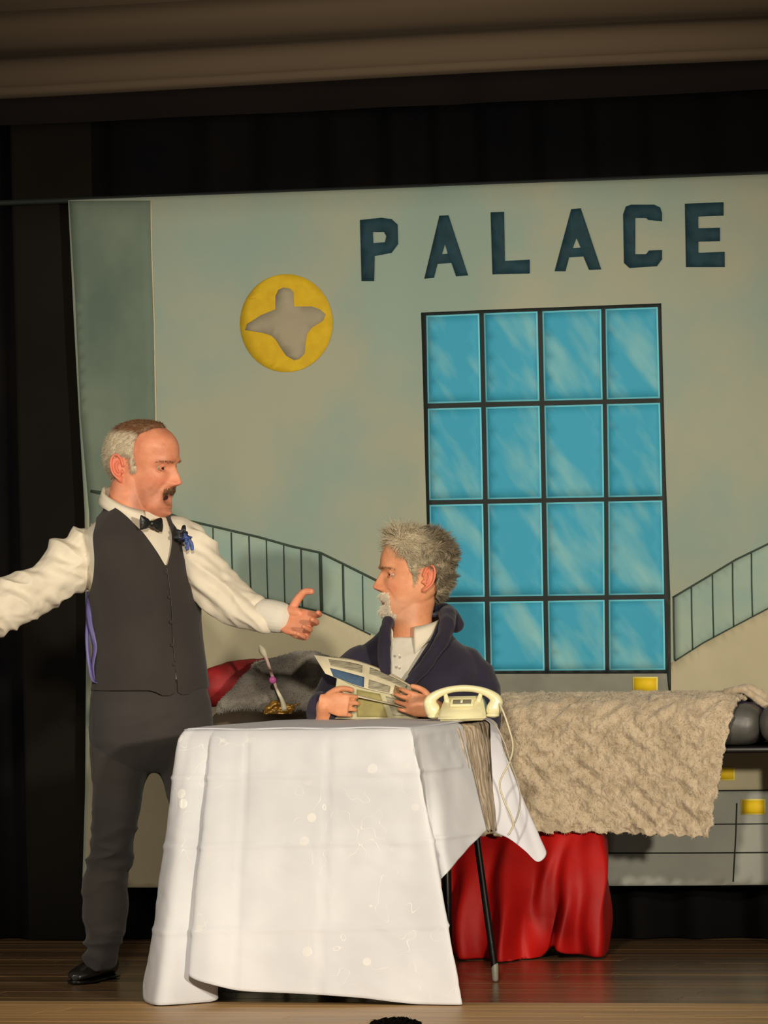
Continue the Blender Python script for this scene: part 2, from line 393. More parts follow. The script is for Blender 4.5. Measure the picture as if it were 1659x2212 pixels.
curtain('border_curtain', -3.2, 2.9, .1, zb2, zb2 + .9, .012, .6, mat('brown_black_border', (0.012, 0.009, 0.008), 1.0, spec=.1), 'thin brownish black border curtain just below the brown valance', seed=9)

# ------------------------------------------------------------------ painted backdrop
YB = 1.35
def und(x, z):
    P = np.stack([np.asarray(x).ravel() * 2.6, np.asarray(z).ravel() * .8, np.asarray(x).ravel() * 0 + 3.3], 1)
    return (.013 * noise(P) + .005 * noise(P * 2.7 + 5)).reshape(np.shape(x))
bd = thing('painted_backdrop', (-.29, YB, .18), 'large painted cloth backdrop of a hotel lobby with PALACE lettering and a blue window', 'backdrop')
def paint(name, loops, m, off, label=None, parent=bd, closed_px=True):
    bm = bmesh.new(); edges = []
    for lp in loops:
        pts = [PY(px, py, YB) for px, py in lp]
        vs = [bm.verts.new((p[0], 0, p[2])) for p in pts]
        for i in range(len(vs)): edges.append(bm.edges.new((vs[i], vs[(i + 1) % len(vs)])))
    bmesh.ops.triangle_fill(bm, edges=edges, use_beauty=True, use_dissolve=False)
    for it in range(7):
        le = [e for e in bm.edges if e.calc_length() > .045]
        if not le: break
        bmesh.ops.subdivide_edges(bm, edges=le, cuts=1)
        bmesh.ops.triangulate(bm, faces=bm.faces[:])
    bm.normal_update()
    for f in bm.faces:
        if f.normal.y > 0: f.normal_flip()
    bm.verts.index_update()
    V = np.array([v.co[:] for v in bm.verts]); T = np.array([[v.index for v in f.verts] for f in bm.faces]); bm.free()
    V[:, 1] = YB - off + und(V[:, 0], V[:, 2])
    V2, F2 = thicken(V, T, .0006)
    o = link_mesh(name, V2, F2, m, parent)
    if label: o['label'] = label
    return o
def line(name, pts, wpx, m, off=.003, label=None):      # painted line of a width
    pts = np.array(pts, float); wpx = wpx / 2; t = np.gradient(pts, axis=0); t /= np.linalg.norm(t, axis=1, keepdims=True)
    n = np.stack([-t[:, 1], t[:, 0]], 1); lp = np.vstack([pts + n * wpx, (pts - n * wpx)[::-1]])
    return paint(name, [[tuple(p) for p in lp]], m, off, label)
nx, nz = 150, 130
# canvas: four-cornered cloth, running on beyond the frame at right
TL, TR, BR_, BL_ = PY(145, 432, YB), PY(1900, 368, YB), PY(1900, 1911, YB), PY(178, 1918, YB)
V = []
for i in range(nz):
    for j in range(nx):
        u, v = j / (nx - 1), i / (nz - 1)
        p = (TL * (1 - u) + TR * u) * (1 - v) + (BL_ * (1 - u) + BR_ * u) * v
        x, z = p[0] + (1 - u) ** 8 * float(np.interp(v, [0, .15, .32, .455, .65, .86, 1], [0, .0105, .023, .034, .030, .016, 0])), p[2]
        V.append((x, YB + float(und(np.array([x]), np.array([z]))[0]), z))
V, T = tris(V, grid_faces(nz, nx)); T = T[:, ::-1]
T = T if vnormals(V, T)[:, 1].sum() < 0 else T[:, ::-1]
V2, F2 = thicken(V, T, .001); link_mesh('canvas', V2, F2, M['wall'], bd)
paint('painted_strip', [[(148, 434), (323, 433), (326, 560), (332, 700), (335, 830), (337, 920), (340, 1110), (330, 1300), (196, 1300), (193, 1110), (174, 900), (162, 650)]], M['strip'], .001, 'dark grey-green painted strip at the left')
line('painted_edge', [(325, 434), (328, 560), (334, 700), (337, 830), (340, 930), (342, 1100)], 3, M['cream'], .002)
paint('painted_stair_wall', [[(196, 1130), (300, 1170), (410, 1245), (520, 1285), (640, 1309), (692, 1320), (742, 1342), (800, 1370), (860, 1400), (920, 1440), (940, 1500), (940, 1917), (182, 1917), (192, 1700), (196, 1400)]], M['cream'], .0015, 'cream painted stair wall at the left')
paint('painted_stair_wall', [[(1449, 1432), (1455, 1428), (1520, 1387), (1600, 1345), (1700, 1292), (1880, 1200), (1880, 1720), (1449, 1716)]], M['cream'], .0015, 'cream painted stair wall at the right')
paint('painted_glazing', [[(1455, 1290), (1520, 1252), (1600, 1205), (1700, 1152), (1700, 1294), (1600, 1346), (1520, 1388), (1457, 1426)]], M['green_in'], .0012)
paint('painted_glazing', [[(420, 1128), (560, 1160), (690, 1194), (760, 1222), (830, 1262), (830, 1380), (742, 1342), (692, 1320), (640, 1309), (520, 1285), (420, 1250)]], M['green_in'], .0012)
for nm, pts, wd in (('painted_handrail', [(196, 1060), (240, 1066), (330, 1095), (405, 1124), (480, 1141), (560, 1160), (630, 1180), (692, 1194), (740, 1218), (790, 1243), (840, 1268)], 5),
                    ('painted_handrail', [(1452, 1291), (1520, 1251), (1590, 1209), (1660, 1175), (1760, 1122)], 4),
                    ('painted_rail_foot', [(560, 1290), (640, 1309), (692, 1321), (742, 1343), (800, 1371)], 3.5),
                    ('painted_rail_foot', [(1457, 1428), (1520, 1388), (1600, 1346), (1760, 1262)], 3)):
    line(nm, pts, wd, M['rail'])
for x, a, b2, wd in ((424, 1132, 1235, 2.5), (463, 1140, 1262, 2.5), (503, 1150, 1278, 3), (541, 1158, 1286, 3), (578, 1167, 1295, 2.5), (615, 1177, 1304, 2.5), (652, 1186, 1311, 3), (693, 1195, 1320, 7), (741, 1220, 1341, 4.5), (783, 1243, 1362, 2.5),
                      (1455, 1291, 1426, 3.5), (1494, 1268, 1404, 3), (1540, 1242, 1378, 3), (1584, 1216, 1354, 3), (1625, 1194, 1332, 3), (1668, 1172, 1310, 3)):
    line('painted_baluster', [(x - 1, a), (x, (a + b2) / 2), (x + 2, b2)], wd, M['rail'], .0035)
line('painted_wall_line', [(196, 1062), (215, 1066), (240, 1066)], 4, M['rail'], .003)
# sign letters
L1 = {'P': [[(777, 475), (823, 470), (845, 473), (858, 485), (859, 527), (845, 546), (809, 553), (808, 607), (781, 607)], [(805, 501), (829, 501), (834, 510), (831, 523), (806, 525)]],
      'A1': [[(916, 602), (950, 466), (970, 465), (1012, 595), (986, 597), (976, 568), (945, 570), (937, 600)], [(962, 527), (955, 549), (968, 548)]],
      'L': [[(1062, 459), (1091, 458), (1093, 564), (1146, 561), (1146, 591), (1066, 593)]],
      'A2': [[(1199, 586), (1235, 452), (1255, 450), (1299, 582), (1273, 583), (1261, 554), (1230, 556), (1222, 586)], [(1246, 514), (1238, 536), (1255, 535)]],
      'C': [[(1346, 463), (1352, 446), (1363, 442), (1413, 442), (1426, 448), (1430, 460), (1430, 478), (1400, 475), (1396, 471), (1372, 471), (1372, 549), (1396, 549), (1402, 541), (1430, 540), (1430, 560), (1419, 575), (1360, 579), (1348, 568)]],
      'E': [[(1480, 440), (1564, 437), (1564, 466), (1509, 468), (1509, 493), (1556, 492), (1556, 521), (1509, 522), (1509, 546), (1566, 544), (1566, 577), (1482, 577)]]}
for k, lp in L1.items(): paint('letter', lp, M['teal'], .004, 'dark teal capital letter ' + k[0])
# round emblem
paint('emblem_disc', [[(618 + 100 * math.cos(a), 698 + 106 * math.sin(a)) for a in np.linspace(0, 2 * math.pi, 48, endpoint=False)]], M['yellow'], .003, 'yellow painted disc')
em = np.array([(595, 640), (601, 626), (612, 621), (626, 623), (634, 632), (635, 662), (673, 662), (690, 668), (703, 679), (698, 692), (673, 708), (663, 722), (660, 740), (658, 764), (646, 776), (635, 778), (618, 768), (606, 750), (596, 734), (586, 725), (567, 719), (529, 713), (533, 700), (563, 681), (595, 668)], float)
paint('emblem_figure', [[tuple(p) for p in em]], M['emblem'], .0045, 'taupe winged silhouette painted on the disc')
# window
def wx(k, y):
    t = (y - 665) / 785.; return [(908 + 14 * t, 919 + 14 * t), (1036 + 14 * t, 1046 + 14 * t), (1162 + 15 * t, 1172 + 15 * t), (1299 + 9 * t, 1308 + 9 * t), (1421 + 16 * t, 1430 + 16 * t)][k]
def hy(k, x):
    t = (x - 908) / 520.; return [(675 - 20 * t, 682 - 19 * t), (872 - 12 * t, 883 - 13 * t), (1081 - 9 * t, 1091 - 10 * t), (1291 - 7 * t, 1302 - 8 * t), (1450 - 3 * t, 1456 - 3 * t)][k]
paint('painted_window_frame', [[(908, 675), (1428, 655), (1436, 1000), (1447, 1290), (1449, 1492), (1444, 1492), (1440, 1455), (930, 1456)]], M['black_paint'], .002, 'black painted window frame')
for i in range(4):
    for j in range(4):
        q = []
        for (kx, sx) in ((j, 1), (j + 1, 0)):
            for (ky, sy) in ((i, 1), (i + 1, 0)):
                x, y = 1000, 1000
                for it in range(4): x = wx(kx, y)[sx]; y = hy(ky, x)[sy]
                q.append((x, y))
        a, b_, c, d = q[0], q[2], q[3], q[1]
        paint('painted_pane', [[a, b_, c, d]], M['pane_edge'], .003)
        e = 3.5
        pa = paint('painted_pane', [[(a[0] + e, a[1] + e), (b_[0] - e, b_[1] + e), (c[0] - e, c[1] - e), (d[0] + e, d[1] - e)]], M['pane'], .0038)
paint('painted_sill', [[(926, 1457), (1440, 1452), (1445, 1530), (930, 1530)]], M['sill'], .0018)
paint('painted_steps', [[(1000, 1600), (1537, 1600), (1537, 1708), (1900, 1704), (1900, 1910), (1000, 1915)]], M['step'], .0025, 'grey painted steps at the bottom right')
for pts, wd in (([(1100, 1709), (1538, 1708), (1900, 1705)], 3), ([(1100, 1781), (1590, 1780), (1900, 1778)], 2.5), ([(1100, 1843), (1590, 1842), (1900, 1840)], 3), ([(1538, 1610), (1538, 1660), (1538, 1708)], 5), ([(1592, 1735), (1590, 1800), (1584, 1905)], 3)):  # step lines; the last stroke paints the edge of the bed's cast shadow
    line('painted_step_and_shadow_line', pts, wd, M['black_paint'], .0035)
for x0, y0, x1, y1 in ((1370, 1465, 1418, 1492), (1604, 1729, 1651, 1757), (1537, 1660, 1585, 1683)):
    paint('yellow_sticker', [[(x0 - 3, y0 - 3), (x1 + 3, y0 - 3), (x1 + 3, y1 + 3), (x0 - 3, y1 + 3)]], M['sticker_edge'], .0045)
    paint('yellow_sticker', [[(x0, y0), (x1, y0), (x1, y1), (x0, y1)]], M['sticker'], .0055)
p0, p1 = PY(-40, 440, YB + .02), PY(1900, 366, YB + .02)
p0[2] += .0; tag(MB().add(*tube([p0, p1], .009, 10, 1)).build('batten_pipe', M['black_paint']), 'thin dark batten pipe along the top edge of the backdrop', 'pipe')

# ------------------------------------------------------------------ bed (bench) with its bedding
YF = .86      # front of the bed
bx0 = PY(448, 1540, YF)[0]; bx1 = PY(1780, 1540, YF)[0]; MT = .722
bed = thing('day_bed', ((bx0 + bx1) / 2, 1.06, 0), 'long raised bed with dark grey leatherette mattress in front of the backdrop', 'bed')
MB().add(*rbox(((bx0 + bx1) / 2, 1.07, .592), ((bx1 - bx0) / 2, .2, .009), .003, 1)).build('platform', M['metal_black'], bed)
for x in (PY(560, 2060, YF)[0], PY(1160, 2060, .95)[0], bx1 - .05):
    for y in (.93, 1.22): MB().add(*limb([(x, y, .014, .015), (x, y, .3, .015), (x, y, .575, .015)], 10, 1)).build('leg', M['metal_black'], bed)
def cushion(name, x0, x1, y0, y1, z0, z1, m, parent, seed, amp=.004, rr=.05):
    V, F = rbox(((x0 + x1) / 2, (y0 + y1) / 2, (z0 + z1) / 2), ((x1 - x0) / 2, (y1 - y0) / 2, (z1 - z0) / 2), rr, 4)
    V, T = remesh([(V, F)], .008, 3); N = vnormals(V, T)
    V = V + N * (amp * fbm(V * 9 + seed, 3))[:, None]
    return link_mesh(name, V, T, m, parent)
xa, xb = PY(980, 1600, YF)[0], PY(1637, 1600, YF)[0]
cushion('mattress', bx0, xa, .87, 1.27, .602, MT, M['brownboard'], bed, 1, .002, .03)
cushion('mattress', xa + .002, xb, .87, 1.27, .602, MT, M['leather'], bed, 7, .004, .055)
cushion('mattress', xb - .004, bx1, .86, 1.27, .600, MT + .004, M['leather'], bed, 3, .005, .058)
# fur blanket: top run, rounded front edge, hanging front, chevron plush pile
x0 = PY(960, 1600, .85)[0]; xt = PY(1586, 1510, .85)[0]; xbm = PY(1537, 1806, .85)[0]; zbot = PY(1300, 1802, .845)[2]
nu, nv = 520, 360; Vb = []
sp = [(1.26, MT + .028), (1.14, MT + .024), (1.0, MT + .022), (.91, MT + .018), (.865, MT + .003), (.845, MT - .035), (.838, .60), (.832, .5), (.830, zbot)]
sp = catmull(np.array(sp), 40); dl = np.concatenate([[0], np.cumsum(np.linalg.norm(np.diff(sp, axis=0), axis=1))]); tt = np.linspace(0, dl[-1], nv)
sy = np.interp(tt, dl, sp[:, 0]); sz = np.interp(tt, dl, sp[:, 1])
UU, VV = np.meshgrid(np.linspace(0, 1, nu), np.arange(nv), indexing='ij')
hang = np.clip((MT - sz[VV]) / (MT - zbot), 0, 1)
xr = xt + (xbm - xt) * hang
X = x0 + (xr - x0) * UU
Y = sy[VV]; Z = sz[VV]
P3 = np.stack([X, tt[VV], X * 0], -1).reshape(-1, 3)
wv = .6 * fbm(P3 * A(4, 4, 1), 2).reshape(X.shape)
zig = np.abs(((X * 6.5 + .25 * wv) % 1) * 2 - 1)
rid = np.sin(tt[VV] * 98 + zig * 6.0 + 2.2 * wv) * (.65 + .5 * fbm(P3 * 14 + 4, 2).reshape(X.shape))
pile = .0062 * rid + .003 * fbm(P3 * 30, 2).reshape(X.shape) + .003 * fbm(P3 * 90, 2).reshape(X.shape) + .004 * wv
und2 = .012 * np.sin(X * 9 + 1) * hang
edge = np.minimum(1, np.minimum(1 - UU, 1) * 40)
Y = Y - (pile + .012) * (hang > 0) * np.clip(hang * 8, 0, 1) - und2
Z = Z + pile * (1 - np.clip(hang * 6, 0, 1)) + (VV > nv - 8) * (.0035 * np.sin(X * 130 + wv * 3)) + .008 * np.sin(X * 6) * hang ** 2
X = X + (UU > .99) * (.002 * np.sin(Z * 150)) 
Vb = np.stack([X, Y, Z], -1).reshape(-1, 3); Vb, T = tris(Vb, grid_faces(nu, nv))
if vnormals(Vb, T)[nu // 2 * nv + nv - 60][1] > 0: T = T[:, ::-1]
V2, F2 = thicken(Vb, T, .012)
fb = tag(link_mesh('fur_blanket', V2, F2, M['fur']), 'taupe plush fur blanket draped over the bed front, hanging to the red skirt', 'blanket')
# loose fibres on the blanket
NB = vnormals(Vb, T); idx = rng.choice(len(Vb), 22000, replace=False)
hm = hang.reshape(-1)[idx]; d0 = .45 * NB[idx] + rng.normal(0, .35, (len(idx), 3)) + (A(0, 0, -.6) + R0 * .7 * np.sign((((Vb[idx, 0] * 6.5) % 1) - .5))[:, None]) * hm[:, None]; d0 /= np.linalg.norm(d0, axis=1, keepdims=True)
rv, rf, _ = strands(Vb[idx], d0, rng.uniform(.004, .008, len(idx)), .0008, A(0, 0, -.8), 2)
o = link_mesh('pile', rv, rf, M['fur'], fb); o['kind'] = 'stuff'
# blanket tail at the right end over a purple throw
Vt = []
pa = [PY(1570, 1497, 1.02), PY(1600, 1489, 1.0), PY(1630, 1505, .99), PY(1665, 1528, .98), PY(1720, 1545, .98)]
MBt = MB(); tl = limb([(*p, .012) for p in pa], 12, 6, 1.0); Vx, Tx = remesh([tl, limb([(*(p + A(0, .09, 0)), .014) for p in pa], 12, 6)], .005, 3)
Vx = Vx + vnormals(Vx, Tx) * (.003 * fbm(Vx * 60, 2))[:, None]
link_mesh('folded_corner', Vx, Tx, M['fur'], fb)
pp = MB()
cP = [(PY(1562, 1535, 1.0), .016), (PY(1600, 1530, 1.0), .026), (PY(1660, 1545, 1.0), .02), (PY(1740, 1556, 1.0), .014)]
V, T = remesh([limb([(*p, r) for p, r in cP], 14, 5), limb([(*(p + A(0, .1, 0)), r) for p, r in cP], 14, 5)], .006, 4); V = V + vnormals(V, T) * (.004 * ridge(V * A(8, 20, 8), 2))[:, None]
tag(link_mesh('purple_throw', V, T, M['purple']), 'dark purple fleece throw bunched on the mattress at the right edge', 'throw')
# red skirt cloth
def ribbon_surface(top, bot, nrow, bulge=None, ncat=8):
    Tp = catmull(np.array(top), ncat); Bt = catmull(np.array(bot), ncat); rows_ = []
    for i in range(nrow):
        v = i / (nrow - 1); P = Tp * (1 - v) + Bt * v
        if bulge is not None: P = P + bulge(v, np.linspace(0, 1, len(Tp)))
        rows_.append(P)
    return np.array(rows_)
def px3(l): return [PY(a, b_, c) for a, b_, c in l]
top = px3([(915, 1780, .865), (960, 1780, .89), (1010, 1780, .87), (1060, 1780, .89), (1110, 1780, .87), (1160, 1780, .89), (1215, 1780, .87), (1262, 1780, .885), (1302, 1790, .88), (1306, 1790, 1.1)])
bot = px3([(905, 2066, .72), (962, 2063, .83), (1000, 2070, .74), (1060, 2083, .70), (1105, 2086, .66), (1160, 2072, .80), (1195, 2045, .80), (1240, 2064, .78), (1300, 2066, .80), (1312, 2045, 1.1)])
S = ribbon_surface(top, bot, 70, lambda v, u: np.stack([.022 * np.sin(math.pi * v) * (u > .85) + .006 * np.sin(v * 9 + u * 20), -.05 * np.sin(math.pi * v) ** .7 * (v > 0) + .030 * np.sin(u * 38 + 2.5 * v) * v - .012 * np.sin(u * 61 + 1) * v, 0 * u], 1))
V, T = tris(S.reshape(-1, 3), grid_faces(70, S.shape[1])); V = V + A(0, 1, 0) * (.006 * ridge(V * A(9, 3, 5) + 2, 2))[:, None]
V[:, 2] = np.maximum(V[:, 2], .004)
if vnormals(V, T)[20 * S.shape[1] + 20][1] > 0: T = T[:, ::-1]
V2, F2 = thicken(V, T, .003); tag(link_mesh('red_drape', V2, F2, M['red']), 'glossy red cloth hanging in folds under the fur blanket down to the floor', 'drape')
# red pillow, grey plush throw
cp = PD(505, 1466, 15.02); pd = nrm(PD(590, 1440, 15.0) - PD(440, 1475, 15.0))
V, F = ellipsoid(cp + A(0, .02, -.012), pd * .155, TW * .05, nrm(np.cross(pd, TW)) * .062, 28)
V, T = remesh([(V, F)], .005, 2); V = V + vnormals(V, T) * (.006 * fbm(V * 14, 3))[:, None]
V[:, 2] = np.maximum(V[:, 2], MT + .002)
tag(link_mesh('red_pillow', V, T, M['red_pillow']), 'crimson pillow lying on the bed just right of the waiter', 'pillow')
def blob(pts, vox=.006, amp=.01, fr=12, sm=4, zmin=None):
    V, T = remesh([limb([(*PD(a, b_, d), r) for a, b_, d, r in L_], 14, 4) for L_ in pts], vox, sm)
    V = V + vnormals(V, T) * (amp * fbm(V * fr, 3))[:, None]
    if zmin is not None: V[:, 2] = np.maximum(V[:, 2], zmin)
    return V, T
V, T = blob([[(478, 1532, 14.88, .012), (510, 1505, 14.87, .028), (550, 1480, 14.88, .045), (600, 1462, 14.88, .055), (650, 1450, 14.9, .055), (700, 1452, 14.9, .05), (760, 1465, 14.92, .05)],
             [(490, 1520, 14.86, .02), (560, 1508, 14.86, .035), (620, 1500, 14.86, .045), (700, 1500, 14.86, .05), (760, 1510, 14.9, .05)],
             [(560, 1450, 14.95, .03), (620, 1440, 14.96, .035), (690, 1430, 14.95, .025)]], amp=.008, zmin=MT + .003)
gt = tag(link_mesh('grey_throw', V, T, M['grey_fur']), 'mottled grey plush throw heaped on the bed between red pillow and seated man', 'throw')
NB = vnormals(V, T); idx = rng.choice(len(V), 6000, replace=False); d0 = NB[idx] + rng.normal(0, .5, (len(idx), 3)); d0 /= np.linalg.norm(d0, axis=1, keepdims=True)
rv, rf, _ = strands(V[idx], d0, rng.uniform(.003, .007, len(idx)), .0012, A(0, 0, -.8), 2); o = link_mesh('pile', rv, rf, M['grey_fur'], gt); o['kind'] = 'stuff'

# slender candle-like stem on a gold crinkled base, standing on the bed edge
gb = PD(606, 1547, 14.76); gb[2] = MT + .0
oz = thing('stem_ornament', gb, 'slender pale pink stem ornament with magenta ring leaning out of a crumpled gold base', 'ornament')
V, T = remesh([limb([(*PD(a, b_, 14.76), r) for a, b_, r in L_], 10, 4) for L_ in ([(574, 1545, .006), (582, 1528, .010), (598, 1520, .010), (612, 1528, .009), (634, 1524, .006), (648, 1520, .003)], [(578, 1540, .007), (600, 1535, .012), (620, 1535, .010), (636, 1530, .004)], [(592, 1541, .008), (610, 1542, .009), (626, 1541, .006)], [(584, 1548, .006), (600, 1548, .008), (618, 1548, .006)])], .002, 2)
V = V + vnormals(V, T) * (.003 * fbm(V * 90, 2))[:, None]; V[:, 2] = np.maximum(V[:, 2], MT + .0045); link_mesh('base', V, T, M['gold'], oz)
MB().add(*limb([(*PD(a, b_, 14.75), r) for a, b_, r in ((614, 1530, .009), (609, 1512, .006), (601, 1496, .005), (596, 1484, .003))], 12, 4)).build('foil_wrap', M['iv_cream'], oz)
MB().add(*limb([(*PD(a, b_, 14.75), r) for a, b_, r in ((597, 1488, .004), (590, 1466, .005), (582, 1442, .0045), (574, 1420, .0055), (570, 1412, .006))], 12, 4)).build('stem', M['pink'], oz)
MB().add(*ellipsoid(PD(589, 1469, 14.744), CR * .0105, CU * .0105, TW * .006, 16)).build('ring', M['magenta'], oz)
MB().add(*limb([(*PD(a, b_, 14.75), r) for a, b_, r in ((572, 1416, .007), (567, 1406, .010), (563, 1398, .006), (560, 1394, .002))], 12, 4)).build('bud', M['iv_cream'], oz)
print('PART bed done')

# ------------------------------------------------------------------ table
TZ = .716
FL, FR, BR, BL = A(-.422, -.50, TZ), A(.222, -.565, TZ), A(.285, .02, TZ), A(-.359, .085, TZ)
tc_ = (FL + FR + BR + BL) / 4
tb = thing('folding_table', (tc_[0], tc_[1], 0), 'square folding table with thin black legs under the white cloth', 'table')
ang = math.atan2((FR - FL)[1], (FR - FL)[0]); RT = [[math.cos(ang), -math.sin(ang), 0], [math.sin(ang), math.cos(ang), 0], [0, 0, 1]]
MB().add(*rbox((tc_[0], tc_[1], TZ - .013), (np.linalg.norm(FR - FL) / 2 - .003, np.linalg.norm(BR - FR) / 2 - .003, .012), .004, 2, RT)).build('tabletop', M['metal_black'], tb)
fts = [(A(.245, .0, 0), (.90, .86)), (A(.222, -.43, 0), None), (A(-.40, -.42, 0), None), (A(-.34, .02, 0), None)]
feet = [PZ(1070, 2122, 0), A(.206, -.44, 0), A(-.40, -.40, 0), A(-.33, .04, 0)]
for f_ in feet:
    tp = tc_ + (A(f_[0], f_[1], TZ - .02) - tc_) * .82; tp[2] = TZ - .022
    lg = MB().add(*limb([(*(f_ + A(0, 0, .03)), .0095), (*((f_ + tp) / 2), .0095), (*tp, .0095)], 12, 2)).build('leg', M['metal_black'], tb)
    MB().add(*limb([(*(f_ + A(0, 0, .009)), .009), (*(f_ + A(0, 0, .04) + (tp - f_) * .01), .0105)], 12, 1)).build('rubber_foot', M['rubber'], lg)
cA, cB = [f_ + (tc_ + (A(f_[0], f_[1], TZ - .02) - tc_) * .82 - f_) * .62 for f_ in (feet[0], feet[1])]

# cloth: columns round the table edge, (fraction round edge) top point -> hem point
def edge_pt(c0, c1, t, out=.004): return (c0 * (1 - t) + c1 * t)
ZT = TZ + .004
def up(p): q = p.copy(); q[2] = ZT; return q
cols_ = []   # (top, bottom, bulge)
def cadd(c0, c1, t, b): cols_.append((up(edge_pt(c0, c1, t)), np.array(b)))
cadd(BL, FL, .25, A(-.46, -.10, .12)); cadd(BL, FL, .5, A(-.52, -.22, .06)); cadd(BL, FL, .72, A(-.50, -.36, .03)); cadd(BL, FL, .88, PY(322, 2120, -.52))
cadd(BL, FL, 1.0, PY(317, 2160, -.62)); cadd(FL, FR, .05, PZ(340, 2170, .004)); cadd(FL, FR, .085, PZ(400, 2168, .004)); cadd(FL, FR, .12, PZ(470, 2160, .006)); cadd(FL, FR, .135, PY(455, 2130, -.60))
cadd(FL, FR, .155, PY(408, 2106, -.70)); cadd(FL, FR, .20, PY(440, 2120, -.72)); cadd(FL, FR, .30, PY(520, 2139, -.70)); cadd(FL, FR, .42, PY(600, 2144, -.69)); cadd(FL, FR, .55, PY(690, 2148, -.70)); cadd(FL, FR, .68, PY(780, 2155, -.69))
cadd(FL, FR, .82, PY(850, 2164, -.69)); cadd(FL, FR, .93, PY(910, 2169, -.69)); cadd(FL, FR, .99, PZ(997, 2169, .004))
cadd(FR, BR, .015, PY(955, 2140, -.62)); cadd(FR, BR, .04, PY(944, 2080, -.58)); cadd(FR, BR, .07, PY(937, 1925, -.50)); cadd(FR, BR, .12, PY(941, 1908, -.50)); cadd(FR, BR, .25, PY(965, 1882, -.50)); cadd(FR, BR, .42, PY(1000, 1838, -.40)); cadd(FR, BR, .58, PY(1046, 1793, -.28))
FRONT_N = len(cols_)
cadd(FR, BR, .93, PY(1062, 1798, -.03)); cadd(FR, BR, .97, PY(1095, 1812, -.03)); cadd(FR, BR, 1.0, PY(1130, 1838, -.02)); cadd(BR, BL, .015, PY(1158, 1862, .0)); cadd(BR, BL, .03, PY(1176, 1838, .03)); cadd(BR, BL, .07, PY(1140, 1800, .08)); cadd(BR, BL, .12, PY(1060, 1760, .06))
BACK0 = len(cols_)
for t in (.3, .5, .7, .9): cadd(BR, BL, t, edge_pt(BR, BL, t) + A(0.004, .02, -.10))
cadd(BL, FL, .02, BL + A(-.04, .02, -.20)); cadd(BL, FL, .12, BL + A(-.07, -.06, -.40))
cols_.append(cols_[0])
cloth = thing('tablecloth', (tc_[0], tc_[1], TZ), 'white damask tablecloth hanging to the floor over the table, creased from folding', 'tablecloth')
def skirt(cols, name, m, nrow=90, nsub=9, seed=0, amp=.004, parent=None):
    Tp = catmull(np.array([c[0] for c in cols]), nsub); Bt = catmull(np.array([c[1] for c in cols]), nsub)
    ctr = up(tc_); R_ = []
    for i in range(nrow):
        v = i / (nrow - 1)
        e = v if v > .12 else v * v / .12 * .5 + v * .5
        P = Tp + (Bt - Tp) * v
        o_ = Tp - ctr; o_ /= np.linalg.norm(o_, axis=1, keepdims=True) + 1e-9; o_[:, 2] = 0
        P = P + o_ * (.016 * (1 - (1 - min(v / .05, 1)) ** 2) * (1 - .6 * v))
        rnd = .008 * (1 - min(v / .03, 1)) ** 2
        P[:, 2] -= .006 * (1 - (1 - min(v / .03, 1)) ** 2) * 0
        R_.append(P)
    S = np.array(R_); V, T = tris(S.reshape(-1, 3), grid_faces(nrow, S.shape[1]))
    vv = np.repeat(np.linspace(0, 1, nrow), S.shape[1]); N = vnormals(V, T)
    d = amp * fbm(V * A(7, 7, 4) + seed, 3) + 1.6 * amp * fbm(V * A(5, 5, 1.3) + seed + 3, 2) + .0014 * ridge(V * A(10, 10, 16) + seed, 2)
    # ironed fold lines
    for zc in (.42, .20, .60): d -= .004 * g(V[:, 2] - zc - .02 * V[:, 0], .006) * (V[:, 1] < -.3)
    for xc in (-.235, .0): d += .004 * g(V[:, 0] - xc, .007) * (V[:, 1] < -.3)
    V = V + N * (d * np.clip(vv * 12, 0, 1))[:, None]; V[:, 2] = np.maximum(V[:, 2], .003)
    mid = (nrow // 2) * S.shape[1] + min(14 * nsub, S.shape[1] - 2)
    return V, T
V, T = skirt(cols_[:FRONT_N + 0], 'front', None)
def outward(V, T):
    N = vnormals(V, T); o_ = V - up(tc_); return T if (N * o_)[:, :2].sum() > 0 else T[:, ::-1]
T = outward(V, T); V2, F2 = thicken(V, T, .0015); link_mesh('front_fall', V2, F2, M['damask'], cloth)
V, T = skirt(cols_[FRONT_N:], 'rest', None, seed=4); T = outward(V, T); V2, F2 = thicken(V, T, .0015); link_mesh('corner_fall', V2, F2, M['white_cloth'], cloth)
# top sheet, soft rolled edge
n = 60; G = []
for i in range(n):
    for j in range(n):
        u, v = i / (n - 1), j / (n - 1); p = (FL * (1 - u) + FR * u) * (1 - v) + (BL * (1 - u) + BR * u) * v
        ctr = tc_; p = ctr + (p - ctr) * 1.008
        e = min(u, 1 - u, v, 1 - v) * 60 / 1.2; G.append((p[0], p[1], ZT + .0025 - .0025 * max(0, 1 - e) ** 2 + .0012 * math.sin(u * 17 + v * 5)))
V, T = tris(G, grid_faces(n, n))
if vnormals(V, T)[n * 30][2] < 0: T = T[:, ::-1]
V2, F2 = thicken(V, T, .0015); link_mesh('top_sheet', V2, F2, M['white_cloth'], cloth)
# sheer under-cloth strip at the right side
c2 = []
for t, a, b_, yy in ((.50, 1028, 1770, -.26), (.62, 1046, 1798, -.22), (.72, 1050, 1790, -.18), (.82, 1060, 1800, -.12), (.95, 1066, 1800, -.06), (1.0, 1072, 1790, -.03)):
    c2.append((up(edge_pt(FR, BR, t)) + A(-.004, 0, -.004), PY(a, b_, yy)))
V, T = skirt(c2, 's', None, seed=8, amp=.006); V = V + A(1, 0, 0) * (.004 * np.sin(V[:, 1] * 160))[:, None]; T = outward(V, T); V2, F2 = thicken(V, T, .001)
tag(link_mesh('sheer_cloth', V2, F2, M['sheer']), 'crinkled sheer taupe cloth strip hanging at the right side of the table', 'cloth')

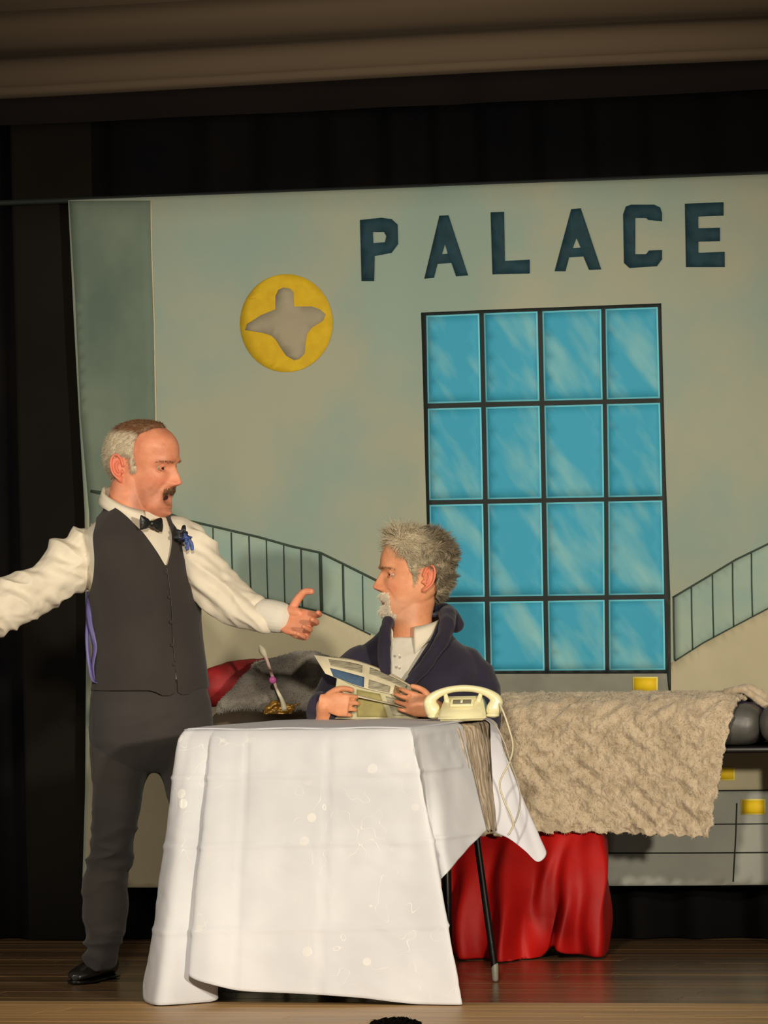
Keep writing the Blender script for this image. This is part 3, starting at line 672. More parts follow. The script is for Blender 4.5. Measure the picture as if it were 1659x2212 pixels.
# ------------------------------------------------------------------ telephone
DP = 13.98; PC = PD(1002, 1562, DP); PC[2] = TZ + .0075
ph = thing('telephone', PC, 'ivory desk telephone with handset on top at the right table corner', 'telephone')
k = DP / FPX
def ppt(px, py, d=0.0):  # metres in the phone's own frame from the outline
    return PC + R0 * (px - 1002) * k + UPV * (1562 - py) * k + TW * d
yw = math.radians(8); pf = nrm(TW * math.cos(yw) - R0 * math.sin(yw)); pr_ = nrm(R0 * math.cos(yw) + TW * math.sin(yw))
def body_sec(h, hw, df, db): return [(PC + UPV * h + pr_ * x_ + pf * y_) for x_, y_ in ((-hw, df), (hw, df), (hw, -db), (-hw, -db))]
secs = [body_sec(0, .062, .062, .07), body_sec(.012, .063, .062, .07), body_sec(.035, .058, .035, .065), body_sec(.056, .052, .008, .05), body_sec(.064, .048, .0, .045)]
V = np.array([p for s in secs for p in s]); F = grid_faces(5, 4, True) + [[3, 2, 1, 0], [16, 17, 18, 19]]
bm = bmesh.new(); vs = [bm.verts.new(v) for v in V]; [bm.faces.new([vs[i] for i in f]) for f in F]; bmesh.ops.recalc_face_normals(bm, faces=bm.faces[:]); bmesh.ops.bevel(bm, geom=[e for e in bm.edges], offset=.005, segments=2, affect='EDGES')
me = bpy.data.meshes.new('body'); bm.to_mesh(me); bm.free(); me.materials.append(M['phone']); me.polygons.foreach_set('use_smooth', [True] * len(me.polygons))
o = bpy.data.objects.new('body', me); COL.objects.link(o); o.parent = ph; o.matrix_parent_inverse = Matrix.Translation(-ph.location)
# window panel set in a raised frame on the sloping front
fc = PC + UPV * .047 + pf * .0265; sl = nrm(UPV * .021 - pf * .027)
sn = nrm(np.cross(pr_, sl)); sn = sn if sn @ pf > 0 else -sn
Rm = np.array([pr_, sl, sn]).T
MB().add(*rbox(fc, (.032, .014, .004), .002, 2, Rm)).build('dial_frame', M['phone'], ph)
o = MB().add(*rbox(fc + sn * .003, (.025, .009, .0022), .001, 1, Rm)).build('dial_panel', M['phone_dark'], ph); o['label'] = 'grey recessed dial panel'
MB().add(*rbox(fc + sn * .006 - pr_ * .001, (.003, .006, .0008), .0004, 1, Rm)).build('dial_mark', M['iv_cream'], ph)
for sx in (-1, 1):
    MB().add(*limb([(*(PC + pr_ * sx * .043 + UPV * .052 + pf * .012), .008), (*(PC + pr_ * sx * .047 + UPV * .066 + pf * .004), .006), (*(PC + pr_ * sx * .049 + UPV * .078 + pf * .002), .004)], 10, 3)).build('cradle', M['phone'], ph)
hb = [(-.094, .050, .017), (-.088, .062, .016), (-.066, .077, .0125), (-.035, .087, .0105), (0, .090, .0105), (.035, .087, .0105), (.066, .077, .0125), (.088, .062, .016), (.094, .050, .017)]
hs = MB().add(*remesh([limb([(*(PC + pr_ * a + UPV * (b_ - .004) + pf * .005), r) for a, b_, r in hb], 16, 4, .9)] +
     [limb([(*(PC + pr_ * sx * .092 + UPV * .048 + pf * .005), .017), (*(PC + pr_ * sx * .085 + UPV * .032 + pf * .005), .021), (*(PC + pr_ * sx * .082 + UPV * .024 + pf * .005), .0205)], 18, 3) for sx in (-1, 1)], .0022, 3)).build('handset', M['phone'], ph)
for sx in (-1, 1):
    MB().add(*ellipsoid(PC + pr_ * sx * .080 + UPV * .012 + pf * .005, pr_ * .019, pf * .019, UPV * .007, 16)).build('earpiece' if sx < 0 else 'mouthpiece', M['phone'], ph)
# cord
YC = .015
def P3l(l): return [PD(a, b_, d) for a, b_, d in l]
cdp = P3l([(1058, 1546, 13.97), (1074, 1519, 13.955), (1086, 1535, 13.93), (1100, 1575, 13.92), (1108, 1612, 13.925), (1100, 1648, 13.93), (1080, 1690, 13.935), (1088, 1728, 13.935), (1104, 1762, 13.935), (1108, 1785, 13.935), (1098, 1803, 13.935)])
cd2 = P3l([(1060, 1556, 13.965), (1074, 1572, 13.935), (1090, 1606, 13.925), (1102, 1645, 13.928), (1118, 1690, 13.94), (1124, 1725, 13.94), (1118, 1762, 13.94), (1100, 1802, 13.935)])
MB().add(*tube(cdp, .0026, 8, 8)).build('cord', mat('ivory_cord', lin((206, 196, 166)), .5), ph)
MB().add(*tube(cd2, .0024, 8, 8)).build('cord', mat('shaded_ivory_cord', lin((170, 162, 146)), .5), ph)  # second strand of the ivory cord, its shade put into a greyer colour
print('PART table done')

# ------------------------------------------------------------------ human figures
def head_surface(mouth=0.0, jaw=1.0, nose=1.0, top=1.0):
    zt = np.array([-.122, -.118, -.108, -.09, -.07, -.045, -.02, 0, .02, .04, .06, .08, .095, .108, .116, .120])
    xf = np.array([.058, .072, .081, .083, .0855, .087, .088, .089, .0945, .096, .093, .084, .071, .052, .030, .004])
    xb = np.array([.044, .026, .010, -.018, -.046, -.070, -.088, -.097, -.101, -.101, -.097, -.088, -.076, -.056, -.034, -.004])
    wd = np.array([.012, .026, .037, .050, .058, .063, .067, .070, .073, .075, .0745, .069, .060, .046, .028, .003]) 
    nz, na = 190, 220
    z = -.122 + .242 * (0.5 - 0.5 * np.cos(np.linspace(.0, math.pi, nz))); z = .6 * z + .4 * np.linspace(-.122, .12, nz)
    f_ = np.interp(z, zt, xf); b_ = np.interp(z, zt, xb); w_ = np.interp(z, zt, wd)
    for a in (f_, b_, w_):
        for _ in range(8): a[1:-1] = (a[:-2] + 2 * a[1:-1] + a[2:]) / 4
    w_ = w_ * (1 + (jaw - 1) * sstep(-z, .01, .07))
    a = np.linspace(-math.pi, math.pi, na, endpoint=False); a = a - .28 * np.sin(2 * a) * 0 - .35 * np.sin(a) * .6   # denser at the face
    c = (f_ * .28 + b_ * .72)[:, None] + .0; Z = np.repeat(z[:, None], na, 1); ca, sa = np.cos(a)[None], np.sin(a)[None]
    px_ = np.where(ca > 0, (f_[:, None] - c), (c - b_[:, None]))
    e = .82
    X = c + px_ * np.sign(ca) * np.abs(ca) ** e; Y = w_[:, None] * np.sign(sa) * np.abs(sa) ** np.where(ca > 0, .95, .85)
    fr = sstep(X, .02, .06)
    ay = np.abs(Y)
    mz = -.068
    lower = sstep(-Z, .07, .078)
    D = 0
    D = D - .013 * g(ay - .031, .014) * g(Z - .0, .011)                       # sockets
    D = D + .007 * g(ay - .029, .020) * g(Z - .021, .008)                     # brow
    D = D - .004 * g(Y, .012) * g(Z - .010, .009)                             # nasion
    nzp = np.interp(Z, [-.056, -.050, -.046, -.040, -.034, -.022, -.008, .006, .016], [0, .004, .014, .0245, .026, .0195, .012, .006, 0])
    nzp = nzp * nose
    sg = np.interp(Z, [-.05, -.036, -.02, .0, .01], [.0125, .0125, .0095, .0075, .009])
    D = D + nzp * np.exp(-np.abs(Y / sg) ** 2.2)
    D = D + .010 * g(ay - .0135, .0065) * g(Z + .041, .0075) * nose           # alae
    D = D - .005 * g(ay - .0075, .0035) * g(Z + .0475, .003)                  # nostrils
    D = D + .005 * g(ay - .046, .018) * g(Z + .026, .016)                     # cheekbone
    D = D - .004 * g(ay - .045, .015) * g(Z + .065, .02)                      # hollow
    D = D - .0035 * g(ay - .027 - (-.035 - Z) * .35, .005) * sstep(-Z, .036, .045) * (1 - sstep(-Z, .07, .085))   # nasolabial
    D = D + .0055 * g(Y, .020) * g(Z + .061 - .003 * mouth, .0045)            # upper lip
    D = D - .0045 * g(Y, .022) * g(Z + .068, .0022)
    D = D + .0065 * g(Y, .018) * g(Z + .0755 + .014 * mouth, .0045)           # lower lip
    D = D - .026 * mouth * g(Y, .0170) * g(Z + .0745, .0075)                  # open mouth
    D = D - .004 * g(Y, .018) * g(Z + .086 + .010 * mouth, .005)
    D = D + .009 * g(Y, .018) * g(Z + .106, .011)                             # chin
    D = D + .0030 * g(ay - .031, .010) * g(Z + .0125, .004)                    # lower lid bag
    D = D - .0012 * (np.maximum(0, np.sin((Z - .036) * 620)) ** 3) * g(Y, .04) * g(Z - .055, .02)      # forehead lines
    D = D - .0014 * g(ay - .050, .008) * np.maximum(0, np.sin((Z + .3 * ay) * 900)) * g(Z, .010)      # crow's feet
    D = D - .0016 * g(ay - .045, .004) * g(Z + .055, .02)
    X = X + D * fr
    Y = Y * (1 - .06 * g(Z - .035, .02) * sstep(X, .03, .06))                 # temples
    Z = Z - .014 * mouth * sstep(-Z, .066, .086)
    if top != 1: Z = np.where(Z > .03, .03 + (Z - .03) * top, Z)
    return X, Y, Z
def head_parts(X, Y, Z, Mx, ear_x=-.012, s=1.0, earscale=1.0):
    V = np.stack([X, Y, Z], -1).reshape(-1, 3); nz, na = X.shape
    F = grid_faces(nz, na, True); k_ = len(V); V = np.vstack([V, V[:na].mean(0), V[-na:].mean(0)])
    for j in range(na): F.append([k_, (j + 1) % na, j]); b0 = (nz - 1) * na; F.append([k_ + 1, b0 + j, b0 + (j + 1) % na])
    parts = [(V * s, F)]
    for sd in (-1, 1):
        # ear: rim along a C curve, flat bowl, lobe
        c = A(ear_x, sd * .073, -.008); ex = nrm(A(-.85, sd * .50, .05)); ez = nrm(A(-.14, 0, 1.0)); en = nrm(np.cross(ex, ez)); es = earscale
        rim = []
        for an in np.radians([-60, -30, 0, 25, 50, 75, 100, 125, 150, 175]):
            rim.append(c + (ex * (.012 + .0145 * math.cos(an)) + ez * (.004 + .0265 * math.sin(an))) * es)
        rim = [c + (ex * .008 - ez * .028) * es] + rim
        on = en * (1 if en[1] * sd > 0 else -1)
        parts.append(limb([(*((p + on * .0040) * s), .0036 * s) for p in rim], 8, 3))
        parts.append(ellipsoid((c + (ex * .011 + ez * .002) * es - on * .0015) * s, ex * .0135 * s * es, en * .0026 * s, ez * .025 * s * es, 14))
        parts.append(ellipsoid((c + (ex * .006 - ez * .027) * es + on * .001) * s, ex * .0075 * s, en * .0045 * s, ez * .009 * s, 12))
        parts.append(limb([(*((c + ex * .010 + ez * .015 + on * .003) * s), .0026 * s), (*((c + ex * .016 + ez * .002 + on * .003) * s), .0026 * s), (*((c + ex * .011 - ez * .012 + on * .003) * s), .0028 * s)], 8, 3))
        parts.append(ellipsoid((c + ex * -.001 - ez * .010 + on * .003) * s, ex * .004 * s, en * .003 * s, ez * .006 * s, 10))
    return [((v @ Mx[:3, :3].T + Mx[:3, 3]), f) for v, f in parts]
def frame_mtx(pos, fwd, roll=0.0):
    x = nrm(fwd); y = nrm(np.cross(UPV, x)); z = np.cross(x, y)
    if roll: y, z = y * math.cos(roll) + z * math.sin(roll), z * math.cos(roll) - y * math.sin(roll)
    Mx = np.eye(4); Mx[:3, 0] = x; Mx[:3, 1] = y; Mx[:3, 2] = z; Mx[:3, 3] = pos; return Mx
def to_local(P, Mx, s=1.0): return ((P - Mx[:3, 3]) @ Mx[:3, :3]) / s
def facing(yaw, pitch=0):
    y, p = math.radians(yaw), math.radians(pitch); return (R0 * math.sin(y) + TW * math.cos(y)) * math.cos(p) + UPV * math.sin(p)
def hand(org, x, y, z, curl, spread=.10, thumb=((.5, .75, .25), (.7, .6, .3), (.8, .4, .4)), s=1.0):
    x, y, z = nrm(x), nrm(y), nrm(z); L = lambda a, b, c: org + (x * a + y * b + z * c) * s
    parts = [loft([(L(-.01, 0, 0), y * .024 * s, z * .018 * s), (L(.015, 0, 0), y * .030 * s, z * .016 * s), (L(.05, .0, 0), y * .040 * s, z * .0145 * s), (L(.08, 0, 0), y * .040 * s, z * .012 * s), (L(.092, 0, 0), y * .036 * s, z * .009 * s)], 20, 3)]
    parts.append(ellipsoid(L(.03, .026, .010), x * .026 * s, y * .014 * s, z * .012 * s, 14))     # thumb pad
    parts.append(ellipsoid(L(.035, -.026, .008), x * .030 * s, y * .011 * s, z * .010 * s, 14))
    for i, (yo, ln, r) in enumerate(((.0305, .068, .0088), (.0105, .077, .0090), (-.0105, .071, .0086), (-.0305, .056, .0078))):
        p = L(.082 - .004 * abs(i - 1), yo, 0); sp = (1.5 - i) * spread; a = 0; pts = [(*L(.06, yo * .9, 0), r * s), (*p, r * 1.08 * s)]
        for sg_, fr_ in enumerate((.45, .30, .25)):
            a += curl[i][sg_]; d = x * math.cos(a) * math.cos(sp) + y * math.sin(sp) * math.cos(a) + z * math.sin(a)
            p = p + d * ln * fr_ * s; pts.append((*p, r * (1 - .09 * (sg_ + 1)) * s))
        parts.append(limb(pts, 12, 3))
    p = L(.018, .026, .004); pts = [(*p, .0125 * s)]
    for (d, ln, r) in zip(thumb, (.034, .029, .023), (.0115, .0100, .0086)):
        p = p + nrm(x * d[0] + y * d[1] + z * d[2]) * ln * s; pts.append((*p, r * s))
    parts.append(limb(pts, 12, 3))
    return parts
def shoe(name, heel, dir_, m, parent, L=.27, lift=0.0):
    d = nrm(A(dir_[0], dir_[1], 0)); sd = nrm(np.cross(UPV, d)); st = []
    for t, w_, h in ((-.01, .012, .02), (.0, .026, .055), (.04, .032, .075), (.09, .034, .070), (.13, .036, .055), (.18, .042, .042), (.22, .040, .034), (.25, .030, .028), (.268, .014, .018)):
        st.append((heel + d * t * L / .27 + UPV * (h / 2 + .010), sd * w_, UPV * h / 2))
    V, T = remesh([loft(st, 24, 4), limb([(*(heel + d * .045 + UPV * .06), .036), (*(heel + d * .042 + UPV * .11), .038)], 16, 2)], .004, 3)
    V[:, 2] = np.maximum(V[:, 2], .010)
    o = link_mesh(name, V, T, m, parent)
    so = []
    for t, w_ in ((-.012, .014), (.0, .030), (.05, .035), (.11, .033), (.17, .042), (.22, .042), (.255, .028), (.272, .010)):
        so.append((heel + d * t * L / .27 + UPV * .0065, sd * w_, UPV * .0065))
    MB().add(*loft(so, 20, 3)).build('sole', M['rubber'] if name == 'x' else M['metal_black'], o)
    return o
def torso_secs(cfg, yaw, D):
    fx = nrm(facing(yaw)); lx = nrm(np.cross(UPV, fx)); S = []
    for px_, py_, hw, hd, dd in cfg: S.append((PD(px_, py_, D + dd), lx * hw, fx * hd))
    return S, fx, lx
def superloft(S, n=64, m=6, ex=.85, grow=0.0):
    X = catmull(np.array([np.concatenate(q) for q in S]), m); ph_ = np.linspace(0, 2 * math.pi, n, endpoint=False)
    ca = np.sign(np.cos(ph_)) * np.abs(np.cos(ph_)) ** ex; sa = np.sign(np.sin(ph_)) * np.abs(np.sin(ph_)) ** ex
    ax, ay = X[:, 3:6], X[:, 6:9]
    if grow:
        ax = ax * (1 + grow / np.linalg.norm(ax, axis=1, keepdims=True)); ay = ay * (1 + grow / np.linalg.norm(ay, axis=1, keepdims=True))
    V = X[:, None, 0:3] + ax[:, None] * ca[None, :, None] + ay[:, None] * sa[None, :, None]
    return V, X
def closed(V):
    k_, n, _ = V.shape; F = grid_faces(k_, n, True); W = V.reshape(-1, 3); b0 = (k_ - 1) * n; q = len(W)
    W = np.vstack([W, V[0].mean(0), V[-1].mean(0)])
    for j in range(n): F.append([q, (j + 1) % n, j]); F.append([q + 1, b0 + j, b0 + (j + 1) % n])
    return W, F
def skin_cols(V, Mx, s, base, fn=None):
    q = to_local(V, Mx, s); C = np.tile(np.array(base), (len(V), 1)); n1 = fbm(V * 22, 3)[:, None]
    C = C * (1 + .12 * n1 * A(1, 1.4, 1.6) + .07 * fbm(V * 75, 2)[:, None] * A(.8, 1.3, 1.4))
    def mix(mask, col):
        nonlocal C; mk = np.clip(mask, 0, 1)[:, None]; C = C * (1 - mk) + np.array(col) * mk
    mix(fn_ear(q) * .55, lin((214, 104, 84)))
    lips = g(q[:, 1], .020) * (q[:, 0] > .06)
    mix(lips * (g(q[:, 2] + .062, .0045) + g(q[:, 2] + .077, .005)) * .5, lin((176, 92, 76)))
    mix(.35 * g(np.abs(q[:, 1]) - .04, .018) * g(q[:, 2] + .032, .016) * (q[:, 0] > .03), lin((214, 118, 92)))
    mix(.4 * g(q[:, 1], .014) * g(q[:, 2] + .038, .012) * (q[:, 0] > .085), lin((214, 112, 90)))
    mix(.25 * g(np.abs(q[:, 1]) - .031, .016) * g(q[:, 2] + .004, .010) * (q[:, 0] > .05), lin((150, 88, 66)))
    if fn: fn(q, mix)
    return np.clip(C, 0, 1)
def fn_ear(q): return ((np.abs(q[:, 1]) > .0735) & (q[:, 0] < .02) & (q[:, 2] < .03) & (q[:, 2] > -.05)).astype(float)
def eyes(Mx, s, parent, look=(0, 0), xo=.0640):
    for sd in (-1, 1):
        c = A(xo, sd * .031, .0005) * s; c = Mx[:3, :3] @ c + Mx[:3, 3]; X_, Y_, Z_ = Mx[:3, 0], Mx[:3, 1], Mx[:3, 2]; r = .0118 * s
        e = MB().add(*ellipsoid(c, X_ * r, Y_ * r, Z_ * r, 20)).build('eye', M['eye_white'], parent)
        d = nrm(X_ + Y_ * look[0] + Z_ * look[1]); a = nrm(np.cross(d, Z_)); b_ = np.cross(a, d)
        MB().add(*ellipsoid(c + d * r * .84, a * .0062 * s, b_ * .0062 * s, d * .0026 * s, 14)).build('iris', M['iris'], e)
        for zz, tilt in ((.0056, 1), (-.0062, -1)):   # lids
            P = []
            for an in np.linspace(-1, 1, 7):
                P.append(Mx[:3, :3] @ (A(xo + .0118 * math.cos(an * 1.05) * .93 + .0005, sd * .031 + .0140 * math.sin(an * 1.1), zz * math.cos(an * 1.35)) * s) + Mx[:3, 3])
            LID.append(limb([(*p, .0025 * s) for p in P], 8, 3))
def hair_shell(X, Y, Z, Mx, s, keep, thick, colfn, parent, name='hair', rough=.0015):
    # shell over the skull, tapered to zero at the hairline
    V = np.stack([X, Y, Z], -1).reshape(-1, 3); nz, na = X.shape
    Vt, T = tris(V, grid_faces(nz, na, True)); N = vnormals(Vt, T)
    if (N * (Vt - A(0, 0, .02))).sum() < 0: N = -N; T = T[:, ::-1]
    f_ = keep(Vt); t = thick * np.clip(f_ / .012, 0, 1) + .0004
    V3 = Vt + N * (t + rough * fbm(Vt * 160, 2) * np.clip(f_ / .012, 0, 1))[:, None]
    V3, T3 = clip(V3, T, f_); C = colfn(V3)
    W = (V3 * s) @ Mx[:3, :3].T + Mx[:3, 3]
    return link_mesh(name, W, T3, M['hair'], parent, True, C), V3, T3
def body_mesh(parts, vox, sm, Mx, s, base, fn, parent, name='body'):
    V, T = remesh(parts, vox, sm); C = skin_cols(V, Mx, s, base, fn)
    return link_mesh(name, V, T, M['skin'], parent, True, C)
def wrinkle(V, T, amp, fr, dirv=None, seed=0, fine=.0015):
    N = vnormals(V, T); d = amp * ridge(V * np.array(fr) + seed, 2) * .5 + amp * .6 * fbm(V * np.array(fr) * .5 + seed + 9, 2) + fine * fbm(V * 40 + seed, 2)
    return V + N * d[:, None]

# ------------------------------------------------------------------ waiter (standing)
DW = 14.38; KW = DW / FPX
W = thing('person', PZ(300, 2100, 0) * A(1, 1, 0), 'man standing in charcoal waistcoat, white shirt and bow tie, arms spread wide, beside the table', 'person')
def J(px, py, d=0.0, r=None):
    p = PD(px, py, DW + d); return p if r is None else (*p, r)
LID = []
hsW = 1.045
MW = frame_mtx(PD(313, 1005, DW), facing(63, -7), math.radians(2))
XW, YW_, ZW = head_surface(mouth=1.0, jaw=1.05, nose=1.1, top=.93)
partsW = head_parts(XW, YW_, ZW, MW, -.028, hsW, 1.12)
eyes(MW, hsW, W, look=(-.35, -.25)); partsW += LID
partsW.append(limb([J(290, 1035, 0, .060), J(283, 1070, 0, .061), J(280, 1110, 0, .066), J(288, 1150, 0, .07)], 48, 5))
# torso under clothes, limbs
TWc = [(320, 1625, .13, .10, 0), (325, 1560, .160, .115, 0), (318, 1480, .135, .105, 0), (312, 1380, .128, .10, 0), (310, 1290, .135, .105, 0), (304, 1210, .150, .105, 0), (296, 1160, .150, .09, 0), (290, 1125, .10, .07, 0), (286, 1100, .055, .055, 0)]
S, fxW, lxW = torso_secs(TWc, 33, DW); Vq, _ = superloft(S, 40, 3); partsW.append(closed(Vq))
armR = [J(215, 1195, 0, .050), J(150, 1222, -.03, .047), J(85, 1272, -.06, .042), J(10, 1312, -.10, .036), J(-65, 1346, -.14, .029), J(-105, 1362, -.155, .027)]
armL = [J(388, 1165, .02, .050), J(425, 1215, -.01, .046), J(470, 1272, -.03, .041), J(520, 1303, -.06, .036), J(575, 1327, -.10, .030), J(610, 1338, -.12, .026)]
partsW += [limb(armR, 18, 4), limb(armL, 18, 4)]
legR = [J(268, 1570, 0, .085), J(258, 1680, -.01, .068), J(249, 1800, -.02, .050), J(228, 1900, -.005, .050), J(222, 1990, .0, .038), J(222, 2070, .0, .034)]
partsW.append(limb(legR, 18, 4))
legLp = [J(388, 1580, .0, .078), J(408, 1690, .0, .058), J(432, 1820, .0, .050), J(440, 1930, .02, .048), J(452, 2060, .02, .034)]
partsW.append(limb(legLp, 18, 4))
# his left hand, palm up towards the viewer
hx = nrm(R0 * .80 + TW * .55 - UPV * .22); hy_ = nrm(UPV * .95 - TW * .25 + R0 * .12); hy_ = nrm(hy_ - hx * (hy_ @ hx)); hz = np.cross(hx, hy_)
partsW += hand(J(612, 1338, -.12), hx, hy_, hz, [(.35, .5, .4), (.5, .6, .4), (.65, .65, .4), (.8, .6, .4)], .07, ((.30, .90, .15), (.55, .80, .15), (.95, .25, .1)), 1.06)
rx = nrm(J(-105, 1362, -.155) - J(-65, 1346, -.14)); ry = nrm(UPV - rx * rx[2]); partsW += hand(J(-105, 1362, -.155), rx, ry, nrm(np.cross(ry, rx)), [(.15, .2, .2)] * 4, .08)
def waiter_face(q, mix):
    st = sstep(-q[:, 2], .030, .075) * (1 - sstep(-q[:, 2], .125, .15)) * sstep(q[:, 0], -.01, .03) * (.8 + .6 * fbm(q * 60, 2))
    mix(st * .38, lin((140, 92, 72)))
    mix(.35 * sstep(np.abs(q[:, 1]), .045, .065) * g(q[:, 0] - .03, .025) * g(q[:, 2] + .03, .04), lin((170, 104, 80)))
    # brow hair
    mix(.55 * g(np.abs(q[:, 1]) - .031, .017) * g(q[:, 2] - .021, .0035) * (q[:, 0] > .06), lin((120, 84, 60)))
    mix(.95 * g(q[:, 1], .015) * g(q[:, 2] + .080, .0075) * (q[:, 0] > .05) * (q[:, 0] < .083), lin((50, 16, 12)))
bodyW = body_mesh(partsW, .0025, 1, MW, hsW, lin((212, 138, 104)), waiter_face, W)
MB().add(*ellipsoid(MW[:3, :3] @ (A(.068, 0, -.080) * hsW) + MW[:3, 3], MW[:3, 0] * .006, MW[:3, 1] * .015, MW[:3, 2] * .007, 14)).build('mouth', M['mouth'], W)
print('waiter body')
# hair: cropped, grey at the sides, brown on top, receding at the temple
def keepW(V):
    x, y, z = V[:, 0], np.abs(V[:, 1]), V[:, 2]
    front = np.interp(z, [-.05, .0, .03, .06, .085, .10, .115], [.012, .012, .004, .004, .010, .034, .050]) - x + .35 * np.clip(.03 - y, 0, .03) * (z > .07)
    low = np.minimum(z + .012 + .035 * sstep(-x, .02, .06), .1)
    side = np.where((x > -.045) & (x < .0), z - .020, low)
    low2 = np.where(x > -.005, z + .020, side)
    return np.minimum(np.minimum(front, low2), .02)
grey, brown = np.array(lin((192, 178, 152))), np.array(lin((112, 76, 50)))
def colW(V):
    t = np.clip(sstep(V[:, 2], .078, .098) + .85 * g(V[:, 0] - .014, .011) * (V[:, 2] > 0) + .35 * sstep(-V[:, 2], .0, .02), 0, 1) ; t = np.clip(t + .16 * fbm(V * 90, 2), 0, 1)[:, None]
    return grey * (1 - t) + brown * t
hw, HV, HT = hair_shell(XW, YW_, ZW, MW, hsW, keepW, .007, colW, W)
def scatter(V, T, n, mask=None):
    a = np.linalg.norm(np.cross(V[T[:, 1]] - V[T[:, 0]], V[T[:, 2]] - V[T[:, 0]]), axis=1)
    if mask is not None: a = a * mask(V[T].mean(1))
    i = rng.choice(len(T), n, p=a / a.sum()); u = rng.random((n, 2)); u = np.where(u.sum(1, keepdims=True) > 1, 1 - u, u)
    P = V[T[i, 0]] + (V[T[i, 1]] - V[T[i, 0]]) * u[:, :1] + (V[T[i, 2]] - V[T[i, 0]]) * u[:, 1:]
    return P, vnormals(V, T)[T[i, 0]]
def add_strands(P, Nn, Mx, s, lens, r, drift, bend, parent, cols, name='hair_strands', seg=4, jit=.3):
    d = Nn * drift[3] + np.array(drift[:3]); d = d + rng.normal(0, .18, d.shape); d /= np.linalg.norm(d, axis=1, keepdims=True)
    V, F, C = strands(P, d, lens, r, bend, seg, jit, cols)
    V = (V * s) @ Mx[:3, :3].T + Mx[:3, 3]; return link_mesh(name, V, F, M['hair'], parent, True, C)
P_, N_ = scatter(HV, HT, 5000); cc = colW(P_) * rng.uniform(.75, 1.2, (len(P_), 1))
add_strands(P_, N_, MW, hsW, rng.uniform(.006, .011, len(P_)), .0005, (-.5, 0, -.5, .7), A(0, 0, -.3), hw, cc, seg=2)
def face_pts(X, Y, Z, n, fn):
    V = np.stack([X, Y, Z], -1).reshape(-1, 3); nz, na = X.shape; V, T = tris(V, grid_faces(nz, na, True)); P, N2 = scatter(V, T, n, fn)
    if (N2 * P).sum() < 0: N2 = -N2
    return P, N2
mus = lambda c: ((np.abs(c[:, 1]) < .027) & (c[:, 0] > .055) & (c[:, 2] < -.049 - .25 * np.abs(c[:, 1]) + .002) & (c[:, 2] > -.062 - .45 * np.abs(c[:, 1]))).astype(float) + 1e-9
P_, N_ = face_pts(XW, YW_, ZW, 520, mus)
add_strands(P_, N_, MW, hsW, rng.uniform(.006, .009, 520), .0006, (0, 0, -.9, .5), A(0, 0, -.6), W, np.array(lin((104, 74, 50))) * rng.uniform(.6, 1.4, (520, 1)), 'moustache', 3)
def brow_parts(X_, Y_, Z_, Mx, s, parent, col, n=120):
    for sd in (-1, 1):
        fn = lambda c: ((np.abs(c[:, 1] * sd - .032) < .018) & (c[:, 0] > .055) & (np.abs(c[:, 2] - .019 + .12 * np.abs(c[:, 1] * sd - .030)) < .0028)).astype(float) + 1e-9
        P_, N_ = face_pts(X_, Y_, Z_, n, fn)
        add_strands(P_, N_, Mx, s, rng.uniform(.004, .006, n), .0005, (0, .5 * sd, .2, .3), A(0, 0, -.2), parent, np.array(lin(col)) * rng.uniform(.7, 1.3, (n, 1)), 'eyebrow', 2)
brow_parts(XW, YW_, ZW, MW, hsW, W, (128, 88, 62), 90)
# shirt: torso plus full sleeves
TS = [(322, 1600, .160, .120, 0), (324, 1500, .150, .122, 0), (320, 1400, .143, .118, 0), (314, 1290, .150, .122, 0), (303, 1210, .168, .122, 0), (297, 1160, .160, .105, 0), (292, 1125, .112, .078, 0), (288, 1105, .070, .064, 0)]
S, _, _ = torso_secs(TS, 33, DW); Vq, _ = superloft(S, 48, 3); ps = [closed(Vq)]
ps.append(limb([J(222, 1200, 0, .074), J(196, 1206, 0, .082), J(160, 1214, -.02, .078), J(110, 1252, -.05, .066), J(55, 1285, -.08, .062), J(0, 1313, -.10, .063), J(-50, 1338, -.13, .054), J(-90, 1355, -.15, .036)], 26, 5))
ps.append(limb([J(372, 1168, .02, .072), J(395, 1178, .02, .072), J(425, 1215, -.01, .066), J(462, 1266, -.03, .058), J(505, 1300, -.055, .054), J(550, 1318, -.085, .050), J(580, 1330, -.105, .042)], 26, 5))
V, T = remesh(ps, .004, 5)
N = vnormals(V, T); q = (V - J(300, 1200)); u_ = q @ R0; z_ = q[:, 2]
dR = ridge(np.stack([u_ * 9 + z_ * 16, z_ * 9 - u_ * 4, q @ TW * 7], 1) + 3, 2); dL = ridge(np.stack([u_ * 7 + z_ * 5, z_ * 20 + u_ * 14, q @ TW * 8], 1) + 8, 2)
arm = np.clip(np.maximum(sstep(-u_, .12, .17), sstep(u_, .12, .17)), 0, 1)
V = V + N * ((.0125 * np.where(u_ < 0, dR, dL) + .004 * fbm(V * 26, 2)) * arm + .002 * fbm(V * 14, 2))[:, None]
shirtW = link_mesh('shirt', V, T, M['shirt'], W)
MB().add(*remesh([limb([J(572, 1326, -.10, .043), J(590, 1331, -.108, .045), J(606, 1334, -.115, .044)], 22, 3)], .003, 2)).build('cuff', M['shirt2'], shirtW)
MB().add(*remesh([limb([J(-80, 1352, -.145, .036), J(-105, 1362, -.155, .036)], 22, 3)], .004, 2)).build('cuff', M['shirt2'], shirtW)
